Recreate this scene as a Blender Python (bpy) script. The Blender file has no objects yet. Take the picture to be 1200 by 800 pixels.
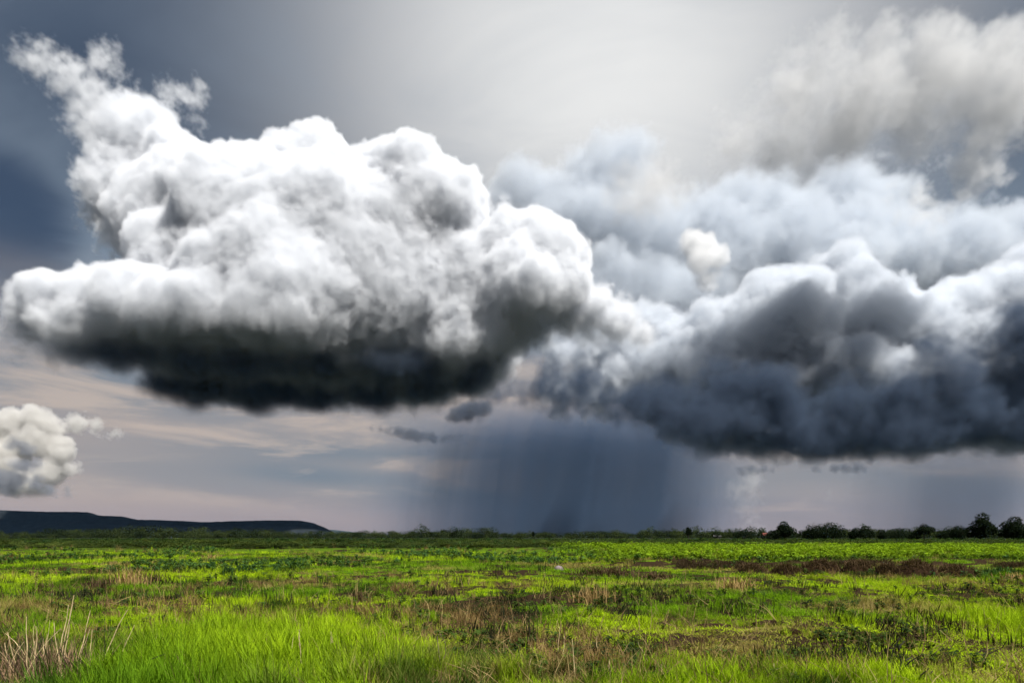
import bpy, math, random, time
import numpy as np
from mathutils import Vector

T_START = time.time()
scene = bpy.context.scene
COL = scene.collection

# ------------------------------------------------------------------ camera
F = 800.0            # focal length in pixels of the 1200 px wide photograph (24 mm on 36 mm)
HORIZON = 628.0      # horizon line in the photograph
EYE = 1.7
cam = bpy.data.cameras.new('camera')
cam_ob = bpy.data.objects.new('camera', cam)
COL.objects.link(cam_ob)
cam_ob.location = (0, 0, EYE)
cam_ob.rotation_euler = (math.pi / 2, 0, 0)
cam.sensor_width = 36
cam.lens = 24
cam.shift_y = (HORIZON - 400) / 1200
cam.clip_start = 0.1
cam.clip_end = 120000
scene.camera = cam_ob

# ------------------------------------------------------------------ light
SUN_EL, SUN_AZ = math.radians(55), math.radians(138)      # azimuth from +Y (view direction) towards +X
SUN_DIR = Vector((math.sin(SUN_AZ) * math.cos(SUN_EL), math.cos(SUN_AZ) * math.cos(SUN_EL), math.sin(SUN_EL)))
sun = bpy.data.lights.new('sun', 'SUN')
sun.energy = 4.3
sun.angle = math.radians(0.5)
sun.color = (1.0, 0.965, 0.91)
sun_ob = bpy.data.objects.new('sun', sun)
COL.objects.link(sun_ob)
sun_ob.rotation_euler = SUN_DIR.to_track_quat('Z', 'Y').to_euler()

vs = scene.view_settings
vs.view_transform = 'Standard'
vs.look = 'None'
vs.exposure = 1.2
vs.gamma = 1.0
vs.use_curve_mapping = False


class NT:
    """small helper for node trees"""
    def __init__(self, tree):
        self.t = tree

    def n(self, kind, **kw):
        nd = self.t.nodes.new(kind)
        for k, v in kw.items():
            setattr(nd, k, v)
        return nd

    def put(self, sock, v):
        if hasattr(v, 'is_output'):
            self.t.links.new(v, sock)
        elif v is not None:
            sock.default_value = v

    def m(self, op, a, b=None, c=None, clamp=False):
        nd = self.n('ShaderNodeMath', operation=op, use_clamp=clamp)
        for s, v in zip(nd.inputs, (a, b, c)):
            self.put(s, v)
        return nd.outputs[0]

    def v(self, op, a, b=None, scale=None):
        nd = self.n('ShaderNodeVectorMath', operation=op)
        self.put(nd.inputs[0], a)
        if b is not None:
            self.put(nd.inputs[1], b)
        if scale is not None:
            self.put(nd.inputs['Scale'], scale)
        return nd.outputs['Value'] if op in ('DOT_PRODUCT', 'LENGTH', 'DISTANCE') else nd.outputs[0]

    def sep(self, a):
        nd = self.n('ShaderNodeSeparateXYZ')
        self.put(nd.inputs[0], a)
        return nd.outputs

    def comb(self, x, y, z):
        nd = self.n('ShaderNodeCombineXYZ')
        for s, v in zip(nd.inputs, (x, y, z)):
            self.put(s, v)
        return nd.outputs[0]

    def ss(self, x, lo, hi, a=0.0, b=1.0):
        nd = self.n('ShaderNodeMapRange', interpolation_type='SMOOTHSTEP')
        for s, v in zip(nd.inputs[:5], (x, lo, hi, a, b)):
            self.put(s, v)
        return nd.outputs[0]

    def mix(self, f, a, b, blend='MIX'):
        nd = self.n('ShaderNodeMix', data_type='RGBA', blend_type=blend)
        self.put(nd.inputs['Factor'], f)
        for s, v in ((nd.inputs[6], a), (nd.inputs[7], b)):
            if isinstance(v, (tuple, list)) and len(v) == 3:
                v = (*v, 1.0)
            self.put(s, v)
        return nd.outputs[2]

    def noise(self, vec, scale, detail=4.0, rough=0.55, dist=0.0):
        nd = self.n('ShaderNodeTexNoise')
        self.put(nd.inputs['Vector'], vec)
        nd.inputs['Scale'].default_value = scale
        nd.inputs['Detail'].default_value = detail
        nd.inputs['Roughness'].default_value = rough
        nd.inputs['Distortion'].default_value = dist
        return nd.outputs['Fac']


def lin(r, g, b, k=1.0):
    """8-bit display colour to scene-linear"""
    f = lambda c: (c / 255 / 12.92) if c <= 10 else ((c / 255 + 0.055) / 1.055) ** 2.4
    return (f(r) * k, f(g) * k, f(b) * k)


# ------------------------------------------------------------------ sky: clear sky with a high veil of cirrostratus
world = bpy.data.worlds.new('World')
scene.world = world
world.use_nodes = True
wt = NT(world.node_tree)
bgn = world.node_tree.nodes['Background']
bgn.inputs[1].default_value = 0.06
SK = 0.435 / 0.06                    # display colour -> radiance at exposure 1.2 and strength 0.06
sky = wt.n('ShaderNodeTexSky', sky_type='NISHITA', sun_disc=False)
sky.sun_elevation = SUN_EL
sky.sun_rotation = SUN_AZ
sky.air_density = 1.0
sky.dust_density = 1.2
sky.ozone_density = 1.5
dirv = wt.v('NORMALIZE', wt.n('ShaderNodeTexCoord').outputs['Generated'])
dx, dy, dz = wt.sep(dirv)
dzc = wt.m('MAXIMUM', dz, 0.0)
# veil seen on a high flat layer
den = wt.m('ADD', dzc, 0.10)
layer = wt.comb(wt.m('DIVIDE', dx, den), wt.m('DIVIDE', dy, den), 0.0)
n_big = wt.noise(layer, 0.55, 3, 0.5, 0.6)
n_mid = wt.noise(wt.v('MULTIPLY', layer, (1.0, 1.5, 1.0)), 1.7, 5, 0.55, 0.8)
glow_dir = Vector((0.14, 1.0, 0.70)).normalized()
ca = wt.v('DOT_PRODUCT', dirv, tuple(glow_dir))
glow = wt.m('POWER', wt.m('DIVIDE', wt.m('SUBTRACT', wt.m('ADD', ca, wt.m('MULTIPLY', wt.m('SUBTRACT', n_big, 0.5), 0.03)), 0.80), 0.20, clamp=True), 3.2, clamp=True)
veil = wt.mix(glow, lin(72, 86, 106, SK), lin(244, 244, 243, SK))
veil = wt.mix(wt.ss(n_mid, 0.35, 0.75, 0.0, 0.25), veil, lin(140, 154, 170, SK))
clear = wt.v('SCALE', sky.outputs[0], scale=0.42)
gap_dir = Vector((-0.75, 1.0, 0.45)).normalized()
gap = wt.ss(wt.m('ADD', wt.v('DOT_PRODUCT', dirv, tuple(gap_dir)), wt.m('MULTIPLY', wt.m('SUBTRACT', n_mid, 0.5), 0.006)), 0.9958, 0.9995)
veil = wt.mix(wt.ss(dz, 0.26, 0.50), wt.mix(n_mid, lin(112, 130, 150, SK), lin(150, 164, 178, SK)), veil)
upper = wt.mix(wt.m('MULTIPLY', gap, 0.82), veil, lin(40, 60, 88, SK))
upper = wt.mix(0.08, upper, clear)
# low sky: long bands of stratus, cream where the sun reaches them
band_p = wt.comb(wt.m('MULTIPLY', wt.m('ARCTAN2', dx, dy), 2.6), wt.m('MULTIPLY', dzc, 17.0), 0.0)
n_band = wt.noise(band_p, 1.15, 7, 0.6, 0.5)
n_soft = wt.noise(band_p, 0.5, 2, 0.5, 0.3)
low = wt.mix(wt.ss(n_soft, 0.32, 0.62), lin(118, 132, 146, SK), lin(170, 162, 160, SK))
low = wt.mix(wt.ss(n_band, 0.47, 0.66, 0.0, 0.75), low, lin(200, 185, 174, SK))
hor = wt.mix(n_soft, lin(140, 140, 150, SK), lin(174, 159, 160, SK))
low = wt.mix(wt.ss(dz, 0.01, 0.08), hor, low)
skyc = wt.mix(wt.ss(wt.m('ADD', dz, wt.m('MULTIPLY', wt.m('SUBTRACT', n_soft, 0.5), 0.16)), 0.19, 0.36), low, upper)
skyc = wt.mix(wt.ss(dz, -0.02, 0.0), lin(70, 78, 70, SK), skyc)
world.node_tree.links.new(skyc, bgn.inputs[0])

# ------------------------------------------------------------------ render settings that belong to the place
cy = scene.cycles
cy.max_bounces = 10
cy.volume_bounces = 8
cy.transparent_max_bounces = 16
cy.use_adaptive_sampling = True
cy.adaptive_threshold = 0.02
cy.adaptive_min_samples = 16
cy.volume_step_rate = 3.0
cy.volume_max_steps = 256
cy.use_denoising = True
cy.sample_clamp_indirect = 6.0


def tag(o, label=None, cat=None, group=None, kind=None):
    for k, v in (('label', label), ('category', cat), ('group', group), ('kind', kind)):
        if v:
            o[k] = v
    return o


def at(px, py, Y):
    """point at depth Y along the line of sight of a photo pixel (used once, to lay the place out)"""
    return np.array([(px - 600) / F * Y, Y, EYE + (HORIZON - py) / F * Y])


def on_ground(px, py, z=0.0):
    Y = (EYE - z) * F / (py - HORIZON)
    return (px - 600) / F * Y, Y


# ------------------------------------------------------------------ small numeric helpers
R = random.Random(7)
nrng = np.random.default_rng(5)


def _hash(ix, iy, seed):
    h = (ix.astype(np.int64) * 374761393 + iy.astype(np.int64) * 668265263 + seed * 974634777) & 0x7FFFFFFF
    h = ((h ^ (h >> 13)) * 1274126177) & 0x7FFFFFFF
    return ((h ^ (h >> 16)) & 0xFFFF) / 65535.0


def vnoise(x, y, seed=0):
    x, y = np.asarray(x, float), np.asarray(y, float)
    ix, iy = np.floor(x), np.floor(y)
    fx, fy = x - ix, y - iy
    fx, fy = fx * fx * (3 - 2 * fx), fy * fy * (3 - 2 * fy)
    a, b = _hash(ix, iy, seed), _hash(ix + 1, iy, seed)
    c, d = _hash(ix, iy + 1, seed), _hash(ix + 1, iy + 1, seed)
    return (a + (b - a) * fx) * (1 - fy) + (c + (d - c) * fx) * fy


def fbm(x, y, seed=0, oct=4):
    s, a, t = 0, 1.0, 0
    for o in range(oct):
        s = s + a * vnoise(np.asarray(x) * 2 ** o + 17.3 * o, np.asarray(y) * 2 ** o - 9.1 * o, seed + o)
        t += a
        a *= 0.55
    return s / t


def sstep(x, lo, hi):
    t = np.clip((np.asarray(x, float) - lo) / (hi - lo), 0, 1)
    return t * t * (3 - 2 * t)


def height(x, y):
    x, y = np.asarray(x, float), np.asarray(y, float)
    near = 1 - sstep(np.hypot(x, y), 90, 220)
    h = 0.30 * (fbm(x / 6.5, y / 6.5, 3, 3) - 0.5) + 0.26 * (fbm(x / 1.5, y / 1.3, 23, 3) - 0.5)
    bank = 0.42 * sstep(y + 3 * (fbm(x / 7, y / 30, 41, 2) - 0.5), 35.5, 40) * sstep(x, 2.5, 9) * (1 - sstep(y, 70, 130))
    return (h + bank) * near


def mud_at(x, y):
    """bare wet soil, 0..1; wide open patches in front of the camera, few far out"""
    zone = 0.118 + 0.115 * sstep(x / np.maximum(y, 1), -0.42, -0.22) * (1 - sstep(y, 19, 28)) - 0.06 * sstep(y, 45, 90)
    zone = zone - 0.16 * np.exp(-(((x + 3.9) / 2.2) ** 2 + ((y - 9.5) / 3.0) ** 2)) - 0.10 * sstep(-y, -8.8, -7.6)
    n = 0.38 * fbm(x / 3.0, y / 3.0, 61, 3) + 0.62 * fbm(x / 0.9, y / 0.75, 67, 3)
    return sstep(n, 0.59 - zone, 0.65 - zone)


def mesh_object(name, verts, faces, mats, parent=None, smooth=False, midx=None):
    me = bpy.data.meshes.new(name)
    me.from_pydata([tuple(v) for v in verts], [], faces)
    for m in (mats if isinstance(mats, (list, tuple)) else [mats]):
        me.materials.append(m)
    if smooth:
        me.polygons.foreach_set('use_smooth', [True] * len(me.polygons))
    if midx is not None:
        me.polygons.foreach_set('material_index', midx)
    o = bpy.data.objects.new(name, me)
    COL.objects.link(o)
    if parent:
        o.parent = parent
    return o


def empty(name, loc, rz=0.0):
    o = bpy.data.objects.new(name, None)
    COL.objects.link(o)
    o.location = loc
    o.rotation_euler.z = rz
    o.empty_display_size = 0.2
    return o


# ------------------------------------------------------------------ materials
def plain(name, color, rough=0.85, spec=0.2, var=0.35, scale=6.0, bump=0.0, color2=None):
    m = bpy.data.materials.new(name)
    m.use_nodes = True
    t = NT(m.node_tree)
    b = m.node_tree.nodes['Principled BSDF']
    tc = t.n('ShaderNodeTexCoord').outputs['Object']
    n = t.noise(tc, scale, 5, 0.6)
    c2 = color2 or tuple(c * (1 - var) for c in color)
    t.put(b.inputs['Base Color'], t.mix(t.ss(n, 0.35, 0.65), color, c2))
    b.inputs['Roughness'].default_value = rough
    b.inputs['Specular IOR Level'].default_value = spec
    if bump:
        bn = t.n('ShaderNodeBump')
        bn.inputs['Strength'].default_value = bump
        t.put(bn.inputs['Height'], n)
        t.put(b.inputs['Normal'], bn.outputs[0])
    return m


def leafy(name, attr=True, color=(0.05, 0.09, 0.02), trans=0.34, gloss=0.0):
    """thin blades and leaves: diffuse with light coming through; the tint of each tuft is its own"""
    m = bpy.data.materials.new(name)
    m.use_nodes = True
    m.node_tree.nodes.clear()
    t = NT(m.node_tree)
    out = t.n('ShaderNodeOutputMaterial')
    if attr:
        a = t.n('ShaderNodeAttribute', attribute_type='INSTANCER', attribute_name='col')
        c = a.outputs['Color']
    else:
        info = t.n('ShaderNodeNewGeometry')
        c = t.mix(info.outputs['Random Per Island'], tuple(0.55 * x for x in color), tuple(1.35 * x for x in color))
    df, tr = t.n('ShaderNodeBsdfDiffuse'), t.n('ShaderNodeBsdfTranslucent')
    t.put(df.inputs[0], c)
    t.put(tr.inputs[0], t.mix(1.0, c, (1.0, 1.05, 0.55), 'MULTIPLY'))
    mx = t.n('ShaderNodeMixShader')
    mx.inputs[0].default_value = trans
    t.put(mx.inputs[1], df.outputs[0])
    t.put(mx.inputs[2], tr.outputs[0])
    t.put(out.inputs[0], mx.outputs[0])
    return m


M_BLADE = leafy('grass_blade', True)
M_TREELEAF = leafy('tree_leaf', False, (0.010, 0.016, 0.008), 0.2, 0.02)
M_FARLEAF = leafy('far_tree_leaf', True, trans=0.2)
M_BARK = plain('bark', (0.05, 0.038, 0.028), scale=3.0)
M_STRAW = plain('straw', (0.58, 0.44, 0.24), var=0.45, scale=9.0)
M_TWIG = plain('dead_twig', (0.055, 0.036, 0.026), var=0.5, scale=9.0)
M_CHAR = plain('dark_stubble', (0.022, 0.020, 0.012), var=0.4)
M_ROCK = plain('rock', (0.17, 0.135, 0.135), var=0.35, scale=5.0, bump=0.4)
M_EARTH = plain('earth', (0.028, 0.017, 0.010), var=0.5, scale=7.0, bump=0.6, spec=0.0)

# ------------------------------------------------------------------ ground: one sheet to the horizon
def spacing(step, near, far, grow=1.09):
    v, s, out = 0.0, step, [0.0]
    while v < far:
        if v > near:
            s *= grow
        v += s
        out.append(min(v, far))
    return np.array(out)


sx = spacing(0.28, 9, 70000, 1.075)
xs = np.concatenate([-sx[:0:-1], sx])
sy = spacing(0.25, 34, 70000, 1.07)
ys = np.concatenate([-spacing(2.0, 6, 70000, 1.35)[:0:-1], sy])
GX, GY = np.meshgrid(xs, ys, indexing='ij')
GZ = height(GX, GY)
nx, ny = GX.shape
me = bpy.data.meshes.new('ground')
vv = np.stack([GX, GY, GZ], -1).reshape(-1, 3)
ii = np.arange(nx * ny).reshape(nx, ny)
quads = np.stack([ii[:-1, :-1], ii[1:, :-1], ii[1:, 1:], ii[:-1, 1:]], -1).reshape(-1, 4)
me.vertices.add(len(vv))
me.vertices.foreach_set('co', vv.astype(np.float32).ravel())
me.loops.add(quads.size)
me.loops.foreach_set('vertex_index', quads.ravel().astype(np.int32))
me.polygons.add(len(quads))
me.polygons.foreach_set('loop_start', (np.arange(len(quads)) * 4).astype(np.int32))
me.polygons.foreach_set('use_smooth', [True] * len(quads))
me.update(calc_edges=True)
a = me.attributes.new('mud', 'FLOAT', 'POINT')
a.data.foreach_set('value', mud_at(GX, GY).astype(np.float32).ravel())
ground = bpy.data.objects.new('ground', me)
COL.objects.link(ground)
tag(ground, kind='structure')
gm = bpy.data.materials.new('field_soil')
gm.use_nodes = True
t = NT(gm.node_tree)
b = gm.node_tree.nodes['Principled BSDF']
P = t.n('ShaderNodeTexCoord').outputs['Object']
mud = t.n('ShaderNodeAttribute', attribute_name='mud').outputs['Fac']
n1 = t.noise(P, 1.6, 6, 0.62)
n2 = t.noise(P, 9.0, 5, 0.65)
n3 = t.noise(P, 0.05, 4, 0.5)
n4 = t.noise(P, 0.0011, 5, 0.6)
mm = t.ss(t.m('ADD', mud, t.m('MULTIPLY', t.m('SUBTRACT', n1, 0.5), 1.1)), 0.35, 0.75)
soil = t.mix(n2, (0.008, 0.006, 0.004), (0.040, 0.026, 0.014))
moss = t.mix(t.ss(n1, 0.35, 0.65), (0.028, 0.060, 0.006), (0.085, 0.145, 0.006))
moss = t.mix(t.ss(n2, 0.55, 0.75, 0.0, 0.7), moss, (0.07, 0.055, 0.022))
nearc = t.mix(mm, moss, soil)
farc = t.mix(t.ss(n4, 0.35, 0.65), (0.014, 0.018, 0.014), (0.026, 0.030, 0.023))
midc = t.mix(t.ss(n3, 0.40, 0.6), (0.022, 0.030, 0.010), (0.060, 0.075, 0.014))
dist = t.v('LENGTH', P)
colr = t.mix(t.ss(dist, 60, 160), nearc, midc)
colr = t.mix(t.ss(dist, 170, 420), colr, farc)
t.put(b.inputs['Base Color'], colr)
b.inputs['Specular IOR Level'].default_value = 0.0
t.put(b.inputs['Roughness'], t.mix(mm, (0.95,) * 3, (0.8,) * 3))
bn = t.n('ShaderNodeBump')
bn.inputs['Strength'].default_value = 0.5
bn.inputs['Distance'].default_value = 0.05
t.put(bn.inputs['Height'], t.m('ADD', n2, n1))
t.put(b.inputs['Normal'], bn.outputs[0])
me.materials.append(gm)

# ------------------------------------------------------------------ hills
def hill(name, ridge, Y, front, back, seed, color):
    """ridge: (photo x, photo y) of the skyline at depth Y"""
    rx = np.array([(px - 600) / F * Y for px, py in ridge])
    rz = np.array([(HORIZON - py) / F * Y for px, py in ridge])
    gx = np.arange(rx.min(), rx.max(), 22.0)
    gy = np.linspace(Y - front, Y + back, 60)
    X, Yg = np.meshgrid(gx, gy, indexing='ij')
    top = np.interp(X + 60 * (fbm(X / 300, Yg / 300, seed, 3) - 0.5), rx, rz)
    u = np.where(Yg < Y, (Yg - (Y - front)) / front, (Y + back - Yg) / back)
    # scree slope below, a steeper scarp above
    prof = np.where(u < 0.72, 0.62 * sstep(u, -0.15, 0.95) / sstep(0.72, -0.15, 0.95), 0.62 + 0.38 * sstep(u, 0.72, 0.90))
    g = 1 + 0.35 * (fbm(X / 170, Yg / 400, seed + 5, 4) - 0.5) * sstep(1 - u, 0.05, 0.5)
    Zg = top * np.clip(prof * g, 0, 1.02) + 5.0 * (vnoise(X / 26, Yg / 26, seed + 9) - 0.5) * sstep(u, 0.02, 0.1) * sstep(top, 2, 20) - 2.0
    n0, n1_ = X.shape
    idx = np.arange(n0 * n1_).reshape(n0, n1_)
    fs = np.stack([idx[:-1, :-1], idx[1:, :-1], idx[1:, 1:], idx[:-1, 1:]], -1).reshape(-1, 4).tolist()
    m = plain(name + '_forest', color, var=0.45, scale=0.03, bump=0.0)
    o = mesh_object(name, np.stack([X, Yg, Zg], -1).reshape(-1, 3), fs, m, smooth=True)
    return tag(o, kind='structure')


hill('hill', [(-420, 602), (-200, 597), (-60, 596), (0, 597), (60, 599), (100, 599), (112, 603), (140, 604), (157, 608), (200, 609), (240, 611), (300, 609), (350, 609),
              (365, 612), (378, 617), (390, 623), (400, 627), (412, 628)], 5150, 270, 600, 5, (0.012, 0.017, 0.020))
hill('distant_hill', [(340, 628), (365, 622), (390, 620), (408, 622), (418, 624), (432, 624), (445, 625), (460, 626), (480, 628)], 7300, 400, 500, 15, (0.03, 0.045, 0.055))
print('setting', time.time() - T_START)

# ------------------------------------------------------------------ trees
def tube(pts, rad, sides=5):
    vs_, fs = [], []
    for i, (p, r) in enumerate(zip(pts, rad)):
        p = Vector(p)
        q = Vector(pts[min(i + 1, len(pts) - 1)]) - Vector(pts[max(i - 1, 0)])
        q = q.normalized() if q.length > 1e-9 else Vector((0, 0, 1))
        u = q.orthogonal().normalized()
        w = q.cross(u)
        for k in range(sides):
            a_ = 2 * math.pi * k / sides
            vs_.append(p + (u * math.cos(a_) + w * math.sin(a_)) * r)
    for i in range(len(pts) - 1):
        for k in range(sides):
            k2 = (k + 1) % sides
            fs.append((i * sides + k, i * sides + k2, (i + 1) * sides + k2, (i + 1) * sides + k))
    fs.append(tuple(range(sides))[::-1])
    fs.append(tuple(range((len(pts) - 1) * sides, len(pts) * sides)))
    return vs_, fs


def join(parts):
    V, Fc = [], []
    for v, f in parts:
        o = len(V)
        V += list(v)
        Fc += [tuple(i + o for i in x) for x in f]
    return V, Fc


def leaves(blobs, n, size, rs):
    """leaf clusters spread through the given ellipsoids (centre, rx, ry, rz)"""
    V, Fc = [], []
    vol = np.array([b_[1] * b_[2] * b_[3] for b_ in blobs]) ** 0.8
    pick = rs.choice(len(blobs), n, p=vol / vol.sum())
    for i in pick:
        c, a_, b_, c_ = blobs[i]
        d_ = rs.normal(size=3)
        d_ /= np.linalg.norm(d_)
        r = rs.uniform(0.35, 1.0) ** 0.45 * (1 + 0.08 * rs.normal())
        p = np.array(c) + d_ * r * np.array([a_, b_, c_])
        nrm = d_ * 0.6 + rs.normal(size=3) * 0.6 + np.array([0, 0, 0.5])
        nrm /= np.linalg.norm(nrm)
        u = np.cross(nrm, rs.normal(size=3))
        u /= np.linalg.norm(u)
        w = np.cross(nrm, u)
        s = size * rs.uniform(0.6, 1.4)
        o = len(V)
        V += [p + u * s, p + w * s * 0.55 + nrm * s * 0.15, p - u * s, p - w * s * 0.55 + nrm * s * 0.1]
        Fc.append((o, o + 1, o + 2, o + 3))
    return V, Fc


def tree(px, top, width, Y, label, seed, trunk_show=0.18, lobes_n=9, flat=0.8, n_leaf=1700, name='tree'):
    """a broadleaf tree: trunk with limbs and an uneven crown; heights follow the photo at depth Y"""
    rs = np.random.default_rng(seed)
    x = (px - 600) / F * Y
    H = EYE + (HORIZON - top) / F * Y
    Wd = 1.15 * width / F * Y
    t_ = empty(name, (x, Y, float(height(x, Y)) - 0.05))
    cb = H * trunk_show
    blobs = []
    for k in range(lobes_n):
        a_ = rs.uniform(0, 2 * math.pi)
        rr = math.sqrt(rs.uniform(0, 1)) * Wd * 0.34
        z = cb + (H - cb) * rs.uniform(0.25, 0.80) * (1 - 0.25 * rr / (Wd * 0.34))
        r = Wd * rs.uniform(0.14, 0.24)
        blobs.append(((math.cos(a_) * rr, math.sin(a_) * rr, z), r, r, r * flat))
    r = Wd * 0.2
    blobs.append(((rs.normal() * 0.05 * Wd, 0, H - r * flat), r, r, r * flat))
    blobs.append(((0, 0, cb + (H - cb) * 0.4), Wd * 0.33, Wd * 0.33, (H - cb) * 0.36))
    crown = mesh_object('crown', *leaves(blobs, n_leaf, max(0.18, H * 0.036), rs), M_TREELEAF, t_)
    parts = []
    tr = 0.028 * H
    lean = rs.normal(size=2) * 0.03 * H
    mid = Vector((lean[0], lean[1], H * 0.45))
    parts.append(tube([(0, 0, -0.3), (lean[0] * 0.3, lean[1] * 0.3, H * 0.15), mid, (lean[0] * 1.2, lean[1] * 1.2, H * 0.75)], [tr * 1.35, tr, tr * 0.7, tr * 0.25], 7))
    for c, a_, b_, c_ in blobs[:-1][:7]:
        st = Vector((0, 0, H * rs.uniform(0.15, 0.4)))
        e = Vector(c)
        parts.append(tube([st, st.lerp(e, 0.5) + Vector((0, 0, -0.05 * H)), e], [tr * 0.45, tr * 0.3, tr * 0.08], 5))
    mesh_object('trunk', *join(parts), M_BARK, t_, smooth=True)
    return tag(t_, label, 'tree')


TREES = [
    (920, 610, 26, 232, 'dark round tree at the start of the tree row, next to the smoke', 1, 0.15, 8),
    (903, 621, 18, 240, 'low dark bush tree just before the first round tree of the row', 2, 0.05, 5),
    (968, 611, 42, 225, 'widest dark spreading tree in the row on the plain', 3, 0.08, 12),
    (948, 618, 22, 230, 'small dark tree leaning against the widest tree', 4, 0.06, 6),
    (1014, 615, 24, 228, 'dark rounded tree right after the widest tree', 5, 0.1, 8),
    (1000, 619, 14, 236, 'low dark tree between the widest and the next rounded tree', 14, 0.1, 5),
    (1050, 618, 30, 300, 'hazier low tree mass between two dark trees of the row', 6, 0.05, 8),
    (1083, 613, 20, 240, 'slim umbrella shaped tree with visible trunk in the row', 7, 0.35, 7),
    (1072, 621, 16, 250, 'small shrub tree at the foot of the umbrella shaped tree', 8, 0.05, 5),
    (1106, 621, 18, 280, 'low pale tree between the umbrella tree and the tall trees', 9, 0.05, 6),
    (1125, 614, 24, 238, 'medium dark tree just before the tallest tree', 10, 0.08, 8),
    (1150, 600, 33, 222, 'tallest dark dense tree of the row on the plain', 11, 0.06, 12),
    (1188, 604, 32, 226, 'big dark tree at the picture edge beside the tallest tree', 12, 0.06, 11),
    (1215, 608, 26, 240, 'dark tree cut off by the picture edge', 13, 0.06, 8),
    (875, 619, 26, 330, 'broad dark bush tree directly beneath the smoke', 15, 0.04, 8),
    (807, 617, 9, 420, 'lone slender tree standing above the far treeline at the rain edge', 16, 0.3, 5),
    (625, 622, 6, 520, 'tiny lone tree above the far treeline below the rain', 17, 0.3, 4),
    (560, 624, 18, 430, 'broad low tree above the far treeline left of the rain', 18, 0.05, 6),
    (493, 625, 6, 520, 'tiny round tree above the far treeline near the hill end', 19, 0.2, 4),
    (1035, 620, 16, 290, 'small tree joined to the hazier low tree mass', 20, 0.05, 5),
]
for px, top, wd, Y, lab, sd_, ts, ln in TREES:
    tree(px, top, wd, Y, lab, sd_, ts, ln, n_leaf=int(1200 + 75 * wd))
print('trees', time.time() - T_START)

# ------------------------------------------------------------------ scattered vegetation (what nobody could count)
protos = bpy.data.collections.new('vegetation_prototypes')      # never linked to the scene


def proto(name, v, f, mat):
    me_ = bpy.data.meshes.new(name)
    me_.from_pydata([tuple(p) for p in v], [], f)
    me_.materials.append(mat)
    o = bpy.data.objects.new(name, me_)
    protos.objects.link(o)
    return o


def blade(base, h, lean, ang, w):
    """one curved blade: quad below, tip above"""
    d_ = Vector((math.cos(ang), math.sin(ang), 0))
    s = Vector((-math.sin(ang), math.cos(ang), 0))
    b0 = Vector(base)
    m1 = b0 + Vector((0, 0, h * 0.55)) + d_ * lean * 0.3
    tp = b0 + Vector((0, 0, h)) + d_ * lean
    return [b0 - s * w, b0 + s * w, m1 + s * w * 0.75, m1 - s * w * 0.75, tp], [(0, 1, 2, 3), (3, 2, 4)]


def tuft(n, h, spread, lean, w, rr):
    return join([blade((rr.gauss(0, spread), rr.gauss(0, spread), -0.02), h * rr.uniform(0.55, 1.15), h * lean * rr.uniform(0.2, 1.2), rr.uniform(0, 6.283), w * rr.uniform(0.6, 1.2)) for _ in range(n)])


def leaf_plant(n, h, size, rr):
    out = []
    for _ in range(n):
        a_ = rr.uniform(0, 6.283)
        r = rr.uniform(0.05, 0.6) * h
        d_ = Vector((math.cos(a_), math.sin(a_), 0))
        s = Vector((-math.sin(a_), math.cos(a_), 0))
        c = d_ * r + Vector((0, 0, h * rr.uniform(0.45, 1.05)))
        L = size * rr.uniform(0.7, 1.3)
        t_ = Vector((0, 0, rr.uniform(-0.5, 0.6)))
        ax = (d_ + t_).normalized()
        out.append(([c - ax * L * 0.5, c - ax * L * 0.1 + s * L * 0.42, c + ax * L * 0.35 + s * L * 0.28 - Vector((0, 0, .06 * L)), c + ax * L * 0.62 - Vector((0, 0, .12 * L)), c + ax * L * 0.35 - s * L * 0.28 - Vector((0, 0, .06 * L)), c - ax * L * 0.1 - s * L * 0.42],
                    [(0, 1, 2, 3), (0, 3, 4, 5)]))
        b0 = d_ * r * 0.2
        out.append(([b0 - s * .006, b0 + s * .006, c - ax * L * .5 + s * .004, c - ax * L * .5 - s * .004], [(0, 1, 2, 3)]))
    return join(out)


def bush_clump(n, size, rr):
    rs = np.random.default_rng(rr.randrange(10 ** 6))
    bl = [((rs.normal() * .25, rs.normal() * .25, rs.uniform(.3, .75)), rs.uniform(.25, .42), rs.uniform(.25, .42), rs.uniform(.22, .38)) for _ in range(6)]
    return leaves(bl, n, size, rs)


V_SHORT = [proto('short_grass', *tuft(26, 0.085, 0.075, 0.9, 0.0042, R), M_BLADE) for _ in range(5)]
V_MID = [proto('grass', *tuft(24, 0.26, 0.06, 0.75, 0.0052, R), M_BLADE) for _ in range(5)]
V_TALL = [proto('tall_grass', *tuft(22, 0.50, 0.07, 0.55, 0.0060, R), M_BLADE) for _ in range(5)]
V_THIN = [proto('dead_blade', *tuft(5, 0.42, 0.10, 0.9, 0.0050, R), M_BLADE) for _ in range(5)]
V_STUB = [proto('stubble', *join([blade((R.gauss(0, .10), R.gauss(0, .06), -.02), R.uniform(.08, .30), R.uniform(-.02, .05), R.uniform(0, 6.28), .008) for _ in range(9)]), M_BLADE) for _ in range(5)]
V_LEAF = [proto('leaf_plant', *leaf_plant(20, 0.34, 0.12, R), M_BLADE) for _ in range(5)]
V_BUSH = [proto('bush', *bush_clump(420, 0.05, R), M_FARLEAF) for _ in range(5)]
ORDER = sorted(o.name for o in protos.objects)      # Collection Info hands its children out by name


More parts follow.
